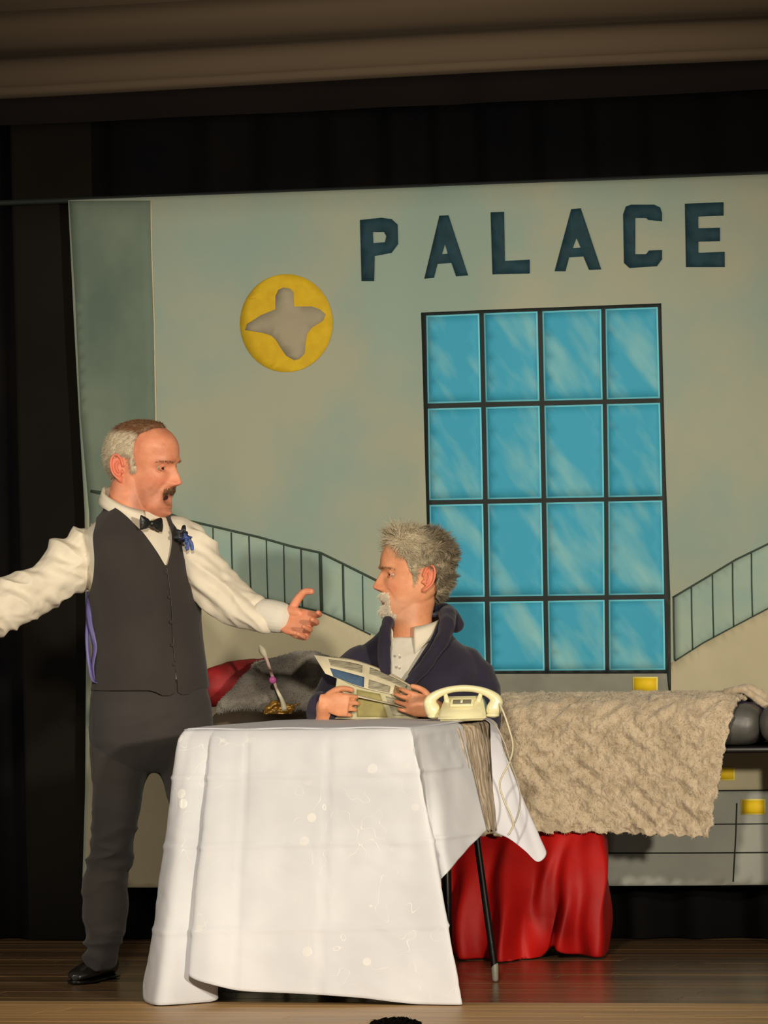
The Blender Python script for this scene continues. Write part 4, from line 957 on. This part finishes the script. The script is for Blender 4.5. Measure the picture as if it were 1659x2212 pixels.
# collar band, tilted, and folded-down flap
def collar(Mc, fwd, lat, rf, rlat, tilt, h, m, parent, drop=.0, nseg=64, gap=.25, flap=.03, name='collar'):
    rows_ = []
    for k_ in range(7):
        v = k_ / 6; row = []
        for a in np.linspace(gap, 2 * math.pi - gap, nseg):
            fr_ = math.cos(a)
            if v < .5: rr = .0; hh = v * 2 * h
            else: rr = .006 + .012 * (v - .5) * 2; hh = h - (v - .5) * 2 * (h * .95 + flap * max(0, fr_) ** 4)
            row.append(Mc + fwd * (rf + rr) * math.cos(a) + lat * (rlat + rr) * math.sin(a) + UPV * (hh - tilt * fr_))
        rows_.append(row)
    S_ = np.array(rows_); V, T = tris(S_.reshape(-1, 3), grid_faces(7, nseg)); N = vnormals(V, T)
    if (N * (V - Mc)).sum() < 0: T = T[:, ::-1]
    V2, F2 = thicken(V, T, .002); return link_mesh(name, V2, F2, m, parent)
fc_ = nrm(facing(48)); collar(J(280, 1104), fc_, nrm(np.cross(UPV, fc_)), .070, .068, .036, .036, M['shirt'], shirtW, gap=.2, flap=.022)
# waistcoat
TV = [(325, 1500, .164, .140, 0), (325, 1450, .156, .138, 0), (321, 1380, .152, .133, 0), (315, 1290, .160, .136, 0), (304, 1210, .178, .134, 0), (298, 1160, .174, .118, 0), (292, 1128, .128, .092, 0), (288, 1104, .090, .078, 0), (287, 1090, .078, .072, 0)]
S, fxW, lxW = torso_secs(TV, 33, DW); Vq, Xc = superloft(S, 240, 24, .88); nr = Vq.shape[0]
Vv, Tv = tris(Vq.reshape(-1, 3), grid_faces(nr, 240, True)); N = vnormals(Vv, Tv)
ctr_ = np.repeat(Xc[:, :3], 240, 0)
if (N * (Vv - ctr_)).sum() < 0: Tv = Tv[:, ::-1]
lu = ((Vv - ctr_) * lxW).sum(1); lf = ((Vv - ctr_) * fxW).sum(1); lz = Vv[:, 2]
def zpx(py): return PD(310, py, DW)[2]
zv = zpx(1222); zn = zpx(1085)
vneck = np.where((lf > 0) & (lz > zv), np.abs(lu) - (.004 + .078 * ((lz - zv) / (zn - zv)) ** .9), np.where(lf > 0, 1, 1))
neck = zpx(1098) + .0 - lz + .9 * np.clip(-lf, 0, 1) * .4
def ell(c, a, b_, d_=.16):
    q = Vv - c; return np.sqrt(((q @ R0) / a) ** 2 + (q[:, 2] / b_) ** 2 + ((q @ TW) / d_) ** 2) - 1
ah = np.minimum(ell(J(172, 1195), .086, .126), ell(J(438, 1172), .060, .112)) * .06
hem = lz - (zpx(1488) - .018 * g(np.abs(lu) - .03, .03) * (lf > 0))
gap_ = np.where((lf > 0) & (lz < zpx(1440)), np.abs(lu + 0) - .004 * (zpx(1440) - lz) / .05, 1)
f_ = np.minimum.reduce([vneck, ah, hem, gap_, zpx(1088) - lz])
V, T = clip(Vv, Tv, np.clip(f_, -.05, .05))
Nv = vnormals(V, T); V = V + Nv * (.0045 * fbm(V * A(9, 9, 5), 3) + .003 * ridge(np.stack([V @ R0 * 5 + V[:, 2] * 7, V[:, 2] * 3, V @ TW * 3], 1), 2) * sstep(zpx(1330) - V[:, 2], 0, .1))[:, None]
cT = V[T].mean(1); cc_ = np.array([PD(np.interp(0, [0, 1], [312, 312]), 1300, DW)])[0]; lfT = (cT - cc_) @ fxW
fr_T = T[lfT > -.055]; bk_T = T[lfT <= -.055]
def sub(V, T): u = np.unique(T); mp = -np.ones(len(V), int); mp[u] = np.arange(len(u)); return V[u], mp[T]
a_, b_ = sub(V, fr_T); V2, F2 = thicken(a_, b_, .003); vest = link_mesh('waistcoat', V2, F2, M['vest'], W)
a_, b_ = sub(V, bk_T); V2, F2 = thicken(a_, b_, .003); o = link_mesh('waistcoat_back', V2, F2, M['lilac'], W); o['label'] = 'lilac satin back panel of the waistcoat'
def vest_pt(u, py, out=.004):   # point on the front of the waistcoat
    z = zpx(py); i = np.argmin(np.abs(lz - z) * 1.0 + np.abs(lu - u) * 1.0 + (lf < 0) * 9); return Vv[i] + fxW * out
MB().add(*tube([vest_pt(0, p, .001) for p in range(1228, 1442, 20)], .0016, 6, 3)).build('front_seam', M['bow'], vest)
for p in (1238, 1290, 1342, 1392, 1434):
    c = vest_pt(-.006, p, .005); MB().add(*ellipsoid(c, lxW * .005, UPV * .005, fxW * .0022, 14)).build('button', M['vest'], vest)
# hanging lilac waist strap behind
def ribbon(pts, w_, m, parent, name='strap', tw=0):
    P = catmull(np.array(pts), 6); rows_ = []
    for i, p in enumerate(P):
        a = tw * i / len(P); d = nrm(R0 * math.cos(a) + TW * math.sin(a)); rows_.append([p - d * w_ / 2, p - d * w_ / 6 + TW * .002, p + d * w_ / 6 + TW * .002, p + d * w_ / 2])
    V, T = tris(np.array(rows_).reshape(-1, 3), grid_faces(len(P), 4)); V2, F2 = thicken(V, T, .0015); return link_mesh(name, V2, F2, m, parent)
ribbon([J(194, 1278, -.02), J(192, 1315, -.04), J(194, 1345, -.05), J(202, 1380, -.06), J(205, 1405, -.06), J(200, 1440, -.06), J(204, 1474, -.06)], .017, M['lilac'], W, tw=1.2)
ribbon([J(190, 1330, -.03), J(188, 1380, -.05), J(192, 1430, -.06), J(200, 1468, -.07), J(212, 1476, -.08)], .010, M['lilac'], W, tw=-.8)
# bow tie
bc = PD(326, 1131, DW - .118); bfx = nrm(facing(45)); blx = nrm(np.cross(UPV, bfx))
bp = []
for sx in (-1, 1):
    st = [(bc + blx * sx * t + bfx * .002 - UPV * (.004 if sx > 0 else -.003) * t / .03, UPV * h, bfx * d) for t, h, d in ((.0, .006, .006), (.010, .010, .008), (.024, .018, .009), (.036, .021, .006), (.040, .019, .003))]
    bp.append(loft(st, 16, 3))
bp.append(rbox(bc + bfx * .005, (.007, .009, .008), .003, 2, np.array([blx, UPV, bfx]).T))
V, T = remesh(bp, .002, 2); V = V + vnormals(V, T) * (.0012 * ridge(V * 60, 2))[:, None]; link_mesh('bow_tie', V, T, M['bow'], W)
# ribbon favour pinned at his left chest
fb_ = J(396, 1158, -.108)
def loops(ctr, n_, L_, w_, m_, nm, par, seed, spread=1.0):
    rr = random.Random(seed); ps_ = []
    for i_ in range(n_):
        an = 2 * math.pi * i_ / n_ + rr.uniform(-.3, .3); dr = R0 * math.cos(an) * .8 + UPV * math.sin(an); l_ = L_ * rr.uniform(.7, 1.1)
        q_ = ctr + UPV * rr.uniform(-.006, .006) * spread
        ps_.append(limb([(*q_, w_ * .5), (*(q_ + dr * l_ * .5 + TW * .008), w_), (*(q_ + dr * l_ + TW * .003), w_ * .8)], 10, 3, .25, UPV * .2 + TW + R0 * rr.uniform(-.5, .5)))
    V, T = remesh(ps_, .0016, 1); return link_mesh(nm, V, T, m_, par)
fav = loops(fb_, 8, .026, .008, M['dark_ribbon'], 'favour', W, 3)
loops(fb_ + TW * .008 + R0 * .008 - UPV * .008, 4, .018, .006, M['blue_ribbon'], 'blue_bow', fav, 5)
for dz in (0, 1):
    MB().add(*limb([(*(fb_ + R0 * (.006 + .008 * dz) + TW * .008 - UPV * .006), .004), (*(fb_ + R0 * (.012 + .010 * dz) + TW * .009 - UPV * .022), .0055), (*(fb_ + R0 * (.010 + .014 * dz) + TW * .008 - UPV * .036), .005)], 10, 3, .25, TW)).build('ribbon_tail', M['blue_ribbon'], fav)
print('waiter top')
# trousers
tp_ = [(326, 1672, .03, .04, 0), (325, 1650, .10, .085, 0), (326, 1605, .163, .120, 0), (326, 1580, .170, .128, 0), (326, 1540, .172, .132, 0), (322, 1490, .160, .130, 0), (321, 1470, .156, .128, 0)]
S, _, _ = torso_secs(tp_, 22, DW); Vq, _ = superloft(S, 40, 3); ps = [closed(Vq)]
ps.append(limb([J(262, 1570, 0, .092), J(262, 1640, 0, .088), J(256, 1710, -.01, .072), J(248, 1790, -.02, .062), J(240, 1850, -.01, .060), J(226, 1900, -.0, .062), J(226, 1960, 0, .062), J(224, 2010, 0, .054), J(215, 2062, 0, .046)], 26, 5))
ps.append(limb([J(388, 1560, .0, .094), J(396, 1620, .0, .088), J(410, 1700, .0, .072), J(432, 1800, .0, .062), J(440, 1900, .02, .060), J(448, 2000, .02, .056), J(452, 2070, .02, .048)], 26, 5))
V, T = remesh(ps, .0045, 6); N = vnormals(V, T); kn = g(V[:, 2] - zpx(1850), .07) + 1.1 * sstep(zpx(1960) - V[:, 2], 0, .08) + .25
V = V + N * (.009 * ridge(np.stack([V @ R0 * 8, V[:, 2] * 22, V @ TW * 8], 1), 2) * kn * .8 + .005 * fbm(V * 9, 2))[:, None]
trz = link_mesh('trousers', V, T, M['trouser'], W)
belt = MB().add(*remesh([closed(superloft([(PD(320, 1488, DW), lxW * .160, fxW * .132), (PD(320, 1476, DW), lxW * .159, fxW * .131)], 48, 2, .88)[0])], .004, 1)).build('waistband', M['trouser'], trz)
hp = PZ(240, 2112, 0); tp2 = PZ(140, 2132, 0); shoe('shoe', hp, tp2 - hp, M['shoe'], W, .235)
hp = PD(455, 2100, DW + .03); hp[2] = 0; shoe('shoe', hp, R0 * .75 + TW * .3, M['shoe'], W, .25)

# ------------------------------------------------------------------ seated man
DS = 14.52; LID = []
def K(px, py, d=0.0, r=None):
    p = PD(px, py, DS + d); return p if r is None else (*p, r)
st_ = K(870, 1800, .0); 
Sm = thing('person', A(st_[0], st_[1], 0), 'grey-haired bearded man seated behind the table in navy robe, reading a newspaper', 'person')
stool = thing('stool', A(st_[0], st_[1], 0), 'plain brown stool behind the tablecloth, under the seated man', 'stool')
MB().add(*loft([(A(st_[0], st_[1], .42), R0 * .17, TW * .15), (A(st_[0], st_[1], .44), R0 * .175, TW * .155), (A(st_[0], st_[1], .455), R0 * .17, TW * .15)], 28, 2)).build('seat', M['brownboard'], stool)
for dx in (-.12, .12):
    for dy in (-.10, .10):
        b0 = A(st_[0], st_[1], 0) + R0 * dx + TW * dy; MB().add(*limb([(*(b0 + A(0, 0, .014)), .013), (*(b0 + A(0, 0, .22)), .013), (*(b0 + A(0, 0, .415)), .014)], 10, 1)).build('leg', M['metal_black'], stool)
hsS = 1.0
MS = frame_mtx(K(893, 1243), facing(-80, 3), 0)
XS, YS, ZS = head_surface(mouth=0.0, jaw=1.0, nose=1.05)
pS = head_parts(XS, YS, ZS, MS, -.018, hsS, 1.2)
eyes(MS, hsS, Sm, look=(.45, .08)); pS += LID
pS.append(limb([K(905, 1270, 0, .055), K(890, 1325, 0, .057), K(890, 1370, .0, .060), K(895, 1410, .0, .065)], 48, 5))
TB = [(880, 1765, .15, .11, 0), (880, 1700, .15, .12, 0), (882, 1600, .14, .11, 0), (888, 1500, .15, .11, 0), (892, 1440, .145, .09, 0), (892, 1405, .11, .075, 0), (891, 1380, .075, .06, 0), (890, 1365, .05, .05, 0)]
S, fxS, lxS = torso_secs(TB, -14, DS); Vq, _ = superloft(S, 40, 3); pS.append(closed(Vq))
aR = [K(800, 1450, 0, .04), K(745, 1510, -.04, .040), K(706, 1578, -.09, .036), K(699, 1552, -.19, .028), K(700, 1524, -.240, .0215)]
aL = [K(975, 1455, 0, .04), K(1010, 1520, -.03, .042), K(1020, 1600, -.08, .040), K(975, 1565, -.19, .032), K(938, 1530, -.245, .026)]
pS += [limb(aR, 18, 4), limb(aL, 18, 4)]
for sx in (-1, 1):
    hip = A(st_[0], st_[1], .53) + R0 * sx * .09; kn = A(st_[0], st_[1], .53) + R0 * (sx * .10 - .10) + TW * .42; ft = kn * A(1, 1, 0) + A(0, 0, .08)
    pS.append(limb([(*hip, .085), (*((hip + kn) / 2), .07), (*kn, .052)], 16, 3)); pS.append(limb([(*kn, .052), (*((kn + ft) / 2), .048), (*ft, .034)], 16, 3))
h1x = nrm(R0 * .93 - UPV * .16 + TW * .12); h1y = nrm(UPV * .96 + R0 * .15); h1y = nrm(h1y - h1x * (h1y @ h1x)); h1z = -np.cross(h1x, h1y)
pS += hand(K(699, 1516, -.243) - h1x * .004, h1x, h1y, h1z, [(.55, .75, .5)] * 4, .03, ((.70, .60, .35), (.88, .25, .35), (.95, -.05, .3)), .82)
h2x = nrm(-R0 * .88 + UPV * .30 + TW * .15); h2y = nrm(UPV * .9 + R0 * .3); h2y = nrm(h2y - h2x * (h2y @ h2x)); h2z = np.cross(h2x, h2y)
pS += hand(K(938, 1534, -.245), h2x, h2y, h2z, [(.35, .5, .4)] * 4, .04, ((.70, .60, .3), (.88, .25, .3), (.95, -.02, .2)), .82)
def man_face(q, mix):
    mix(.5 * g(np.abs(q[:, 1]) - .031, .017) * g(q[:, 2] - .021, .0035) * (q[:, 0] > .06), lin((120, 92, 62)))
    mix(.25 * sstep(-q[:, 2], .055, .08) * (1 - sstep(-q[:, 2], .12, .15)) * sstep(q[:, 0], -.03, .04), lin((196, 170, 148)))
bodyS = body_mesh(pS, .0025, 1, MS, hsS, lin((214, 146, 106)), man_face, Sm)
print('man body')
# tousled grey hair
def keepS(V):
    x, y, z = V[:, 0], np.abs(V[:, 1]), V[:, 2]
    front = .062 - x - 0 * z
    front = np.where(z < .075, np.interp(z, [-.06, -.02, .0, .03, .06, .075], [-.05, .012, .016, .030, .045, .062]) - x, .066 - x)
    earm = np.where((x > -.05) & (x < .004), z - .022, z + .075 - .3 * np.clip(x + .05, -1, 0))
    low = np.where(x >= .004, z + .022, earm)
    return np.minimum(np.minimum(front, low), .02)
hg, hd_, hb_ = np.array(lin((204, 190, 160))), np.array(lin((104, 88, 66))), np.array(lin((150, 134, 108)))
def colS(V):
    bk = sstep(-V[:, 0], -.01, .06)[:, None]; t = np.clip(.5 + .9 * fbm(V * 60, 2), 0, 1)[:, None]
    return (hg * (1 - bk * .55) + hb_ * bk * .55) * (1 - t * .5 * bk) + hd_ * t * .5 * bk
hs_, HV, HT = hair_shell(XS, YS, ZS, MS, hsS, keepS, .012, lambda q_: colS(q_) * .62, Sm, rough=.004)
n = 9000; P_, N_ = scatter(HV, HT, n)
top_ = sstep(P_[:, 2], .04, .1); frn = sstep(P_[:, 0], .015, .06) * top_
lens = (.018 + .016 * top_ + .006 * sstep(-P_[:, 0], .02, .08) + .014 * frn) * rng.uniform(.6, 1.15, n)
nz3 = lambda P, f, o: np.stack([noise(P * f + o), noise(P * f + o + 30), noise(P * f + o + 60)], 1)
d = N_ * (.32 + .45 * top_ + .3 * frn)[:, None] + A(-.55, 0, .0) * (1 - 1.3 * frn)[:, None] + A(0, 0, -.60) * (1 - top_)[:, None] + 1.9 * nz3(P_, 48, 0) + A(.45, 0, .25) * frn[:, None]; d /= np.linalg.norm(d, axis=1, keepdims=True)
lk = noise(P_ * 48 + 100); cc = colS(P_) * rng.uniform(.88, 1.12, (n, 1)); sh = np.clip(.5 + 1.6 * lk, 0, 1)[:, None]; bk_ = np.clip(sstep(-P_[:, 0], -.02, .05), 0, 1)[:, None]
cc = cc * (1 - .5 * sh * bk_ - .12 * sh)
V, F, C = strands(P_, d, lens, .0011, A(-.3, 0, -.7) + 2.6 * nz3(P_, 36, 200), 6, .12, cc); V = (V * hsS) @ MS[:3, :3].T + MS[:3, 3]; link_mesh('hair_strands', V, F, M['hair'], hs_, True, C)
brd = lambda c: (((np.abs(c[:, 1]) < .026) & (c[:, 0] > .05) & (c[:, 2] < -.084)) | ((np.abs(c[:, 1]) < .030) & (c[:, 0] > .05) & (c[:, 2] < -.050) & (c[:, 2] > -.063 - .3 * np.abs(c[:, 1]))) | ((np.abs(np.abs(c[:, 1]) - .027) < .005) & (c[:, 0] > .05) & (c[:, 2] < -.06))).astype(float) + 1e-9
P_, N_ = face_pts(XS, YS, ZS, 2600, brd)
add_strands(P_, N_, MS, hsS, rng.uniform(.008, .015, 2600), .0007, (.1, 0, -.55, .6), A(0, 0, -.4), Sm, np.array(lin((238, 228, 208))) * rng.uniform(.85, 1.15, (2600, 1)), 'beard', 3)
brow_parts(XS, YS, ZS, MS, hsS, Sm, (120, 92, 62), 110)
# shirt
TSs = [(878, 1640, .16, .13, 0), (880, 1560, .158, .128, 0), (886, 1480, .165, .122, 0), (890, 1430, .165, .108, 0), (890, 1400, .125, .088, 0), (890, 1376, .080, .070, 0)]
S, _, _ = torso_secs(TSs, -14, DS); Vq, _ = superloft(S, 56, 4); V, T = remesh([closed(Vq)], .004, 3)
V = wrinkle(V, T, .006, (9, 9, 6), seed=2); shS = link_mesh('shirt', V, T, M['shirt2'], Sm)
fcs = nrm(facing(-22)); collar(K(893, 1368), fcs, nrm(np.cross(UPV, fcs)), .082, .076, .022, .040, M['shirt'], shS, gap=.42, flap=.055)
for p in (1415, 1440):
    c = K(862, p, -.122); MB().add(*ellipsoid(c, R0 * .004, UPV * .004, TW * .002, 10)).build('button', M['iv_cream'], shS)
ps = []
for sx in (-1, 1):
    hip = A(st_[0], st_[1], .535) + R0 * sx * .09; kn = A(st_[0], st_[1], .535) + R0 * (sx * .10 - .10) + TW * .42; ft = kn * A(1, 1, 0) + A(0, 0, .10)
    ps += [limb([(*hip, .088), (*((hip + kn) / 2), .078), (*kn, .062)], 16, 3), limb([(*kn, .062), (*((kn + ft) / 2), .060), (*ft, .052)], 16, 3)]
ps.append(closed(superloft([(A(st_[0], st_[1], .465), R0 * .16, TW * .12), (A(st_[0], st_[1], .62), R0 * .155, TW * .12)], 32, 2)[0]))
V, T = remesh(ps, .006, 3); link_mesh('trousers', V, T, M['trouser'], Sm)
for sx in (-1, 1):
    hp = A(st_[0], st_[1], 0) + R0 * (sx * .10 - .10) + TW * .38; shoe('shoe', hp, TW, M['shoe'], Sm, .26)
# robe: broad wrap over shoulders and arms, open V at the front
TR_ = [(875, 1740, .215, .15, 0), (876, 1640, .225, .155, 0), (880, 1560, .225, .15, 0), (884, 1500, .215, .142, 0), (890, 1440, .185, .132, 0), (892, 1400, .148, .118, 0), (894, 1366, .108, .098, 0), (897, 1340, .088, .088, .0), (899, 1328, .082, .084, .0)]
S, _, _ = torso_secs(TR_, -14, DS); Vq, Xc = superloft(S, 48, 3)
ps = [closed(Vq), limb([K(792, 1440, 0, .062), K(740, 1490, -.03, .066), K(706, 1560, -.08, .058), K(704, 1552, -.15, .050), K(699, 1532, -.205, .040)], 22, 4),
      limb([K(982, 1445, 0, .072), K(1020, 1500, -.02, .076), K(1020, 1580, -.06, .066), K(985, 1570, -.15, .054), K(960, 1553, -.205, .042)], 22, 4)]
V, T = remesh(ps, .0035, 7)
q = V - K(866, 1460); uu = q @ R0; ff = q @ TW; zz = V[:, 2]; zz0 = K(866, 1475)[2]; zt_ = K(866, 1335)[2]
tt_ = np.clip((zz - zz0) / (zt_ - zz0), -1, 1.3)
lft = K(866, 1400) @ R0; 
Lx = np.interp(zz, [K(0, 1600)[2], K(0, 1475)[2], K(0, 1380)[2], K(0, 1325)[2]], [(838 - 866) , (836 - 866), (832 - 866), (836 - 866)]) * DS / FPX
Rx = np.interp(zz, [K(0, 1600)[2], K(0, 1475)[2], K(0, 1400)[2], K(0, 1330)[2]], [(868 - 866), (882 - 866), (932 - 866), (968 - 866)]) * DS / FPX
f_ = np.where(ff > .01, np.maximum(Lx - uu, uu - Rx), .05); f_ = np.where((ff <= .01) & (ff > 0), np.maximum(f_, (.01 - ff) * 4), f_)
f_ = np.where(zz < K(0, 1640)[2], .05, f_)
f_ = np.minimum(f_, K(0, 1327)[2] - zz + .0)
V, T = clip(V, T, np.clip(f_, -.05, .05)); N = vnormals(V, T)
V = V + N * (.011 * ridge(np.stack([V @ R0 * 9 - V[:, 2] * 5, V[:, 2] * 3, V @ TW * 4], 1) + 1, 2) + .004 * fbm(V * 11, 2))[:, None]
V2, F2 = thicken(V, T, .006); rb = link_mesh('robe', V2, F2, M['navy'], Sm)
lap = [limb([K(985, 1345, .05, .020), K(968, 1325, .02, .024), K(968, 1340, -.05, .022), K(961, 1368, -.10, .020), K(942, 1405, -.135, .018), (*K(912, 1445, -.152), .017), (*K(884, 1475, -.158), .014)], 16, 4),
       limb([K(838, 1342, -.07, .016), K(832, 1370, -.11, .017), K(830, 1410, -.135, .017), K(832, 1450, -.15, .015), K(836, 1475, -.155, .012)], 16, 4)]
V, T = remesh(lap, .003, 3); V = wrinkle(V, T, .003, (20, 20, 8)); link_mesh('lapel', V, T, M['navy'], rb)
V, T = remesh([limb([K(838, 1345, -.05, .018), K(850, 1340, .03, .016), K(900, 1322, .085, .026), K(960, 1322, .06, .026), K(985, 1350, .03, .024)], 16, 5)], .003, 3); link_mesh('hood', V, T, M['navy'], rb)
print('man clothes')

# ------------------------------------------------------------------ newspaper
npz = thing('newspaper', PD(810, 1545, 14.3), 'open newspaper held up by the seated man, blue advertisement on the page', 'newspaper')
def sheet(name, top, bot, m, parent, nrow=24, label=None, push=0.0, cv=.01):
    Tp = catmull(np.array([PD(*p) for p in top]), 8); Bt = catmull(np.array([PD(*p) for p in bot]), 8); R_ = []
    for i in range(nrow):
        v = i / (nrow - 1); R_.append(Tp * (1 - v) + Bt * v + TW * (cv * math.sin(math.pi * v) + push))
    V, T = tris(np.array(R_).reshape(-1, 3), grid_faces(nrow, len(Tp)))
    if (vnormals(V, T) @ TW).sum() < 0: T = T[:, ::-1]
    V2, F2 = thicken(V, T, .0008); o = link_mesh(name, V2, F2, m, parent)
    if label: o['label'] = label
    return o
utop = [(678, 1414, 14.37), (715, 1419, 14.37), (765, 1426, 14.37), (810, 1440, 14.37), (850, 1459, 14.36), (885, 1478, 14.34), (906, 1492, 14.31)]
ubot = [(703, 1455, 14.32), (730, 1466, 14.32), (765, 1480, 14.31), (805, 1491, 14.31), (842, 1499, 14.31), (868, 1508, 14.30), (888, 1516, 14.30)]
up_ = sheet('upper_page', utop, ubot, M['paper'], npz)
low = sheet('lower_page', [(728, 1462, 14.322), (770, 1480, 14.318), (820, 1492, 14.318), (884, 1512, 14.312)], [(716, 1552, 14.30), (770, 1554, 14.30), (840, 1554, 14.29), (905, 1553, 14.29)], M['paper_back'], npz, cv=.0)
sheet('folded_edge', [(730, 1490, 14.30), (790, 1505, 14.30), (850, 1520, 14.30), (884, 1528, 14.295)], [(758, 1503, 14.285), (800, 1512, 14.285), (850, 1523, 14.285), (880, 1532, 14.28)], M['paper'], npz, cv=.006)
sheet('inner_page', [(690, 1418, 14.385), (760, 1424, 14.385), (830, 1447, 14.385), (880, 1473, 14.37), (912, 1488, 14.34), (926, 1504, 14.33)], [(710, 1450, 14.36), (770, 1465, 14.36), (830, 1480, 14.35), (870, 1495, 14.34), (895, 1505, 14.33), (915, 1512, 14.32)], M['paper'], npz)
def onpage(quad, m, label=None, name='printed_block', parent=None, push=.0025, pg='u'):
    # bilinear placement on the page: u along, v down
    (u0, v0), (u1, v1) = quad; Tp = catmull(np.array([PD(*p) for p in (utop if pg == 'u' else ltop)]), 8); Bt = catmull(np.array([PD(*p) for p in (ubot if pg == 'u' else lbot)]), 8)
    cv = .01 if pg == 'u' else 0; R_ = []; k_ = len(Tp) - 1
    for i in range(8):
        v = v0 + (v1 - v0) * i / 7; row = []
        for j in range(14):
            u = (u0 + (u1 - u0) * j / 13) * k_; a = int(min(u, k_ - 1)); t = u - a
            row.append((Tp[a] * (1 - t) + Tp[a + 1] * t) * (1 - v) + (Bt[a] * (1 - t) + Bt[a + 1] * t) * v + TW * (cv * math.sin(math.pi * v) + push))
        R_.append(row)
    V, T = tris(np.array(R_).reshape(-1, 3), grid_faces(8, 14))
    if (vnormals(V, T) @ TW).sum() < 0: T = T[:, ::-1]
    V2, F2 = thicken(V, T, .0004); o = link_mesh(name, V2, F2, m, parent or (up_ if pg == 'u' else low))
    if label: o['label'] = label
ltop = [(728, 1462, 14.322), (770, 1480, 14.318), (820, 1492, 14.318), (884, 1512, 14.312)]; lbot = [(716, 1552, 14.30), (770, 1554, 14.30), (840, 1554, 14.29), (905, 1553, 14.29)]
onpage(((.12, .56), (.42, .97)), M['print_blue'], 'dark blue advertisement')
onpage(((.70, .45), (.78, .85)), M['print_photo'], 'small brown photo'); onpage(((.86, .30), (.94, .75)), M['print_photo'], 'small brown photo')
onpage(((.46, .60), (.66, .95)), M['print_text']); onpage(((.14, .12), (.40, .42)), M['print_text']); onpage(((.46, .10), (.82, .36)), M['print_text'])
onpage(((.34, .12), (.66, .92)), M['print_ochre'], None, pg='l'); onpage(((.06, .25), (.28, .9)), M['print_text'], None, pg='l'); onpage(((.72, .15), (.94, .85)), M['print_text'], None, pg='l')

# ------------------------------------------------------------------ spectator at the very bottom of the frame
DA = 9.7; hc = PD(853, 2207, DA); hc = hc - UPV * .128
Pa = thing('person', A(hc[0], hc[1], -.96), 'dark-haired spectator in the audience, only the top of the head showing below the stage', 'person')
MA = frame_mtx(hc, FH, 0); XA, YA, ZA = head_surface()
pA = head_parts(XA, YA, ZA, MA, -.01, 1.0, 1.0)
sc_ = hc - UPV * .15
pA.append(limb([(*(hc - UPV * .05), .055), (*(hc - UPV * .16), .056), (*(hc - UPV * .2), .065)], 18, 3))
pA.append(closed(superloft([(hc - UPV * q_, R0 * a, FH * b_) for q_, a, b_ in ((.76, .15, .12), (.6, .15, .12), (.4, .17, .12), (.26, .20, .10), (.21, .12, .08), (.17, .06, .06))], 40, 4)[0]))
def fv(q_): return hc - UPV * q_
for sx in (-1, 1):
    pA.append(limb([(*(fv(.27) + R0 * sx * .19), .05), (*(fv(.52) + R0 * sx * .22), .042), (*(fv(.60) + R0 * sx * .14 + FH * .2), .032), (*(fv(.62) + R0 * sx * .08 + FH * .26), .028)], 14, 4))
    pA += hand(fv(.625) + R0 * sx * .08 + FH * .26, nrm(FH - R0 * sx * .3), nrm(-R0 * sx), -UPV, [(.3, .4, .3)] * 4)
    pA.append(limb([(*(fv(.72) + R0 * sx * .08), .08), (*(fv(.71) + R0 * sx * .10 + FH * .40), .055)], 14, 3)); pA.append(limb([(*(fv(.71) + R0 * sx * .10 + FH * .40), .055), (*(A(*(fv(0) + R0 * sx * .10 + FH * .40)[:2], -.90)), .036)], 14, 3))
body_mesh(pA, .006, 3, MA, 1.0, lin((190, 130, 100)), None, Pa)
dk = np.array(lin((40, 27, 20)))
ha, HV, HT = hair_shell(XA, YA, ZA, MA, 1.0, lambda V: np.minimum(np.minimum(.06 - V[:, 0], V[:, 2] + .05 + .02 * (V[:, 0] < 0)), .02), .015, lambda V: np.tile(dk, (len(V), 1)) * (1 + .3 * fbm(V * 60, 2))[:, None], Pa, rough=.004)
P_, N_ = scatter(HV, HT, 2500); add_strands(P_, N_, MA, 1.0, rng.uniform(.010, .02, 2500), .0009, (-.6, .3, -.2, .25), A(0, 0, -.5), ha, dk * rng.uniform(.6, 1.5, (2500, 1)), seg=3)
V, T = remesh([closed(superloft([(hc - UPV * q_, R0 * a, FH * b_) for q_, a, b_ in ((.77, .165, .14), (.6, .165, .14), (.4, .185, .135), (.26, .215, .115), (.20, .13, .09))], 40, 4)[0])] + [limb([(*(fv(.27) + R0 * sx * .19), .062), (*(fv(.52) + R0 * sx * .22), .055), (*(fv(.60) + R0 * sx * .15 + FH * .18), .045)], 14, 4) for sx in (-1, 1)], .007, 4)
link_mesh('jumper', V, T, M['aud'], Pa)
cs = A(hc[0], hc[1], -.96); sz_ = hc[2] - .80
ch = thing('auditorium_chair', cs, 'dark auditorium chair under the spectator below the frame', 'chair')
Rc = np.array([R0, FH, UPV]).T
MB().add(*rbox(cs * A(1, 1, 0) + FH * .08 + UPV * (sz_ - .03), (.22, .22, .02), .01, 2, Rc)).build('seat', M['aud'], ch)
MB().add(*rbox(cs * A(1, 1, 0) - FH * .17 + UPV * (sz_ + .2), (.22, .015, .2), .01, 2, Rc)).build('backrest', M['aud'], ch)
for sx in (-1, 1):
    for sy in (-.1, .26): b0 = cs + R0 * sx * .2 + FH * sy; MB().add(*limb([(*(b0 + UPV * .012), .012), (*(A(b0[0], b0[1], sz_ - .06)), .012)], 8, 2)).build('leg', M['metal_black'], ch)
print('ALL done')
